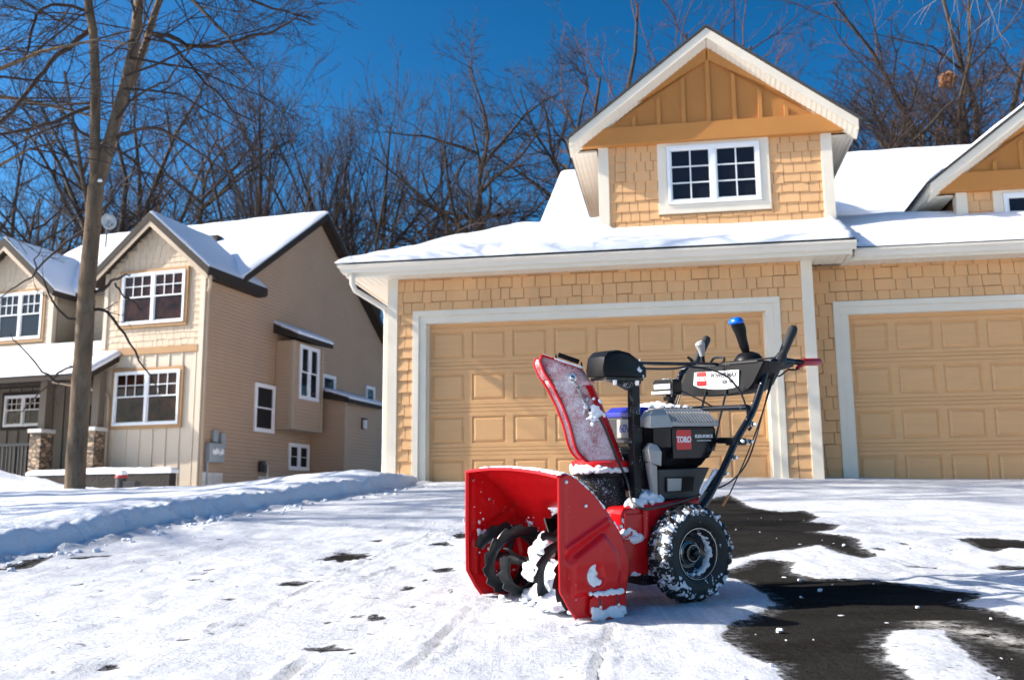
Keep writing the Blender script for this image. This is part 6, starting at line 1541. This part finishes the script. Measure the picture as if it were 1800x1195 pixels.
# --- wheels
WY, WR = .703, .199
def wheel(sx):
    we = empty('wheel'); we.parent = sb; we.location = (.252*sx, WY, WR-.004)
    if sx < 0: we.rotation_euler = (0,0,math.pi)
    # profile from the inner bead over the tread to the outer bead (x, radius)
    prof = [(-.045,.098),(-.058,.115),(-.064,.140),(-.062,.160),(-.052,.176),(-.030,.183),(0,.185),(.030,.183),(.052,.176),(.062,.160),(.064,.140),(.058,.115),(.050,.102),(.045,.098)]
    mb = MB(); mb.lathe([(r_, x) for x, r_ in prof], (0,0,0), 'x', 72); ty = mb.build('tyre', M['tyre'], we, smooth=True, angle=60)
    mb = MB(); r_ = random.Random(5); NL = 22
    for k_ in range(NL):
        for row, (xa, xb, da) in enumerate(((-.064,-.018,.0),(-.020,.020,.5),(.018,.064,.0))):
            a0 = 2*math.pi*(k_+da)/NL; w_ = .052+r_.uniform(-.006,.006); sk = .05*(-1 if row == 0 else (1 if row == 2 else 0))
            def P_(x, a, r2_): return (x, math.cos(a)*r2_, math.sin(a)*r2_)
            ra = .170 if row != 1 else .180; rb = .180
            hi = .201
            e0, e1 = (xa, xb)
            def rr_(x, top): 
                base_ = .184-.012*(abs(x)/.064)**2.2-(.012 if abs(x) > .06 else 0)
                return base_+(.017 if top else -.004)
            v_ = []
            for top in (0, 1):
                sh = .8 if top else 1
                for (x, ang) in ((xa, a0-w_*1.5*sh*.9), (xb, a0-w_*1.5*sh+sk), (xb, a0+w_*1.5*sh+sk), (xa, a0+w_*1.5*sh*.9)):
                    v_.append(P_(x*(.97 if top else 1), ang, rr_(x, top)))
            mb.add(v_, [(0,3,2,1),(4,5,6,7),(0,1,5,4),(1,2,6,5),(2,3,7,6),(3,0,4,7)])
            if row != 1:                                                 # shoulder block down the side wall
                s_ = 1 if row == 2 else -1; v_ = []
                for (x, r2_) in ((.0625*s_,.178),(.0675*s_,.176),(.0665*s_,.158),(.0625*s_,.156)):
                    v_ += [P_(x, a0-w_*.9+sk*(1 if row==2 else 0), r2_), P_(x, a0+w_*.9+sk*(1 if row==2 else 0), r2_)]
                mb.add(v_, [(0,1,3,2),(2,3,5,4),(4,5,7,6),(6,7,1,0),(0,2,4,6),(1,7,5,3)])
    mb.build('tread', M['tread'], ty, bevel=.003)
    mb = MB()                                                            # snow wedged between the lugs
    for q in range(120):
        a = r_.uniform(0, 6.283); x = r_.choice([r_.uniform(-.055,.055), r_.gauss(.058,.004)]); r2_ = .184-.014*(abs(x)/.064)**2+r_.uniform(-.002,.007) if abs(x) < .056 else r_.uniform(.155,.185)
        if math.sin(a) < -.97: continue
        mb.ball((x, math.cos(a)*r2_, math.sin(a)*r2_), r_.uniform(.004,.009), 6, 5, .6, (1.3,1,1))
    for a, n_ in ((-2.35, 14), (-2.2, 10), (-.9, 8)):
        for q in range(n_): aa = r_.gauss(a, .10); r2_ = r_.uniform(.135,.175); mb.ball((.064, math.cos(aa)*r2_, math.sin(aa)*r2_), r_.uniform(.004,.009), 6, 5, .5, (.5,1,1))
    mb.build('snow_clump', M['stuck_snow'], ty, smooth=True)
    mb = MB(); mb.lathe([(.103,.050),(.100,.054),(.096,.052),(.090,.036),(.085,.010),(.070,.000),(.062,-.008),(.045,-.010),(.044,.004),(.036,.006)], (0,0,0), 'x', 56)
    mb.lathe([(.098,-.05),(.088,-.03),(.085,.010)], (0,0,0), 'x', 56); rm = mb.build('rim', M['rim'], we, smooth=True, angle=35)
    mb = MB(); mb.lathe([(.099,.0535),(.102,.0535),(.102,.050),(.099,.050)], (0,0,0), 'x', 56); mb.lathe([(.047,.002),(.0495,.0035),(.047,.005)], (0,0,0), 'x', 40); mb.lathe([(.030,.026),(.033,.026),(.033,.02)], (0,0,0), 'x', 30); mb.build('rim_edge', M['steel'], rm, smooth=True)
    mb = MB(); mb.lathe([(.034,.0),(.032,.026),(.024,.028),(.022,.02),(.016,.02),(.015,.045),(.012,.047),(0,.047)], (0,0,0), 'x', 28); mb.build('hub', M['black_metal'], we, smooth=True, angle=35)
    mb = MB()                                                            # snow drifted into the dish
    for q in range(150):
        a = r_.gauss(-.35 if sx > 0 else .4, .75); r2_ = r_.uniform(.080,.0925); mb.ball((r_.uniform(.006,.036), math.cos(a)*r2_, math.sin(a)*r2_), r_.uniform(.005,.008), 6, 5, .4)
    mb.build('snow_clump', M['stuck_snow'], rm, smooth=True)
    return we
tag(wheel(1), 'wheel nearest the viewer with snow packed in its tread'); wheel(-1)
mb = MB(); mb.tube([(-.25,WY,WR),(.25,WY,WR)], .013, 10); mb.build('wheel_axle', M['black_metal'], sb, smooth=True)
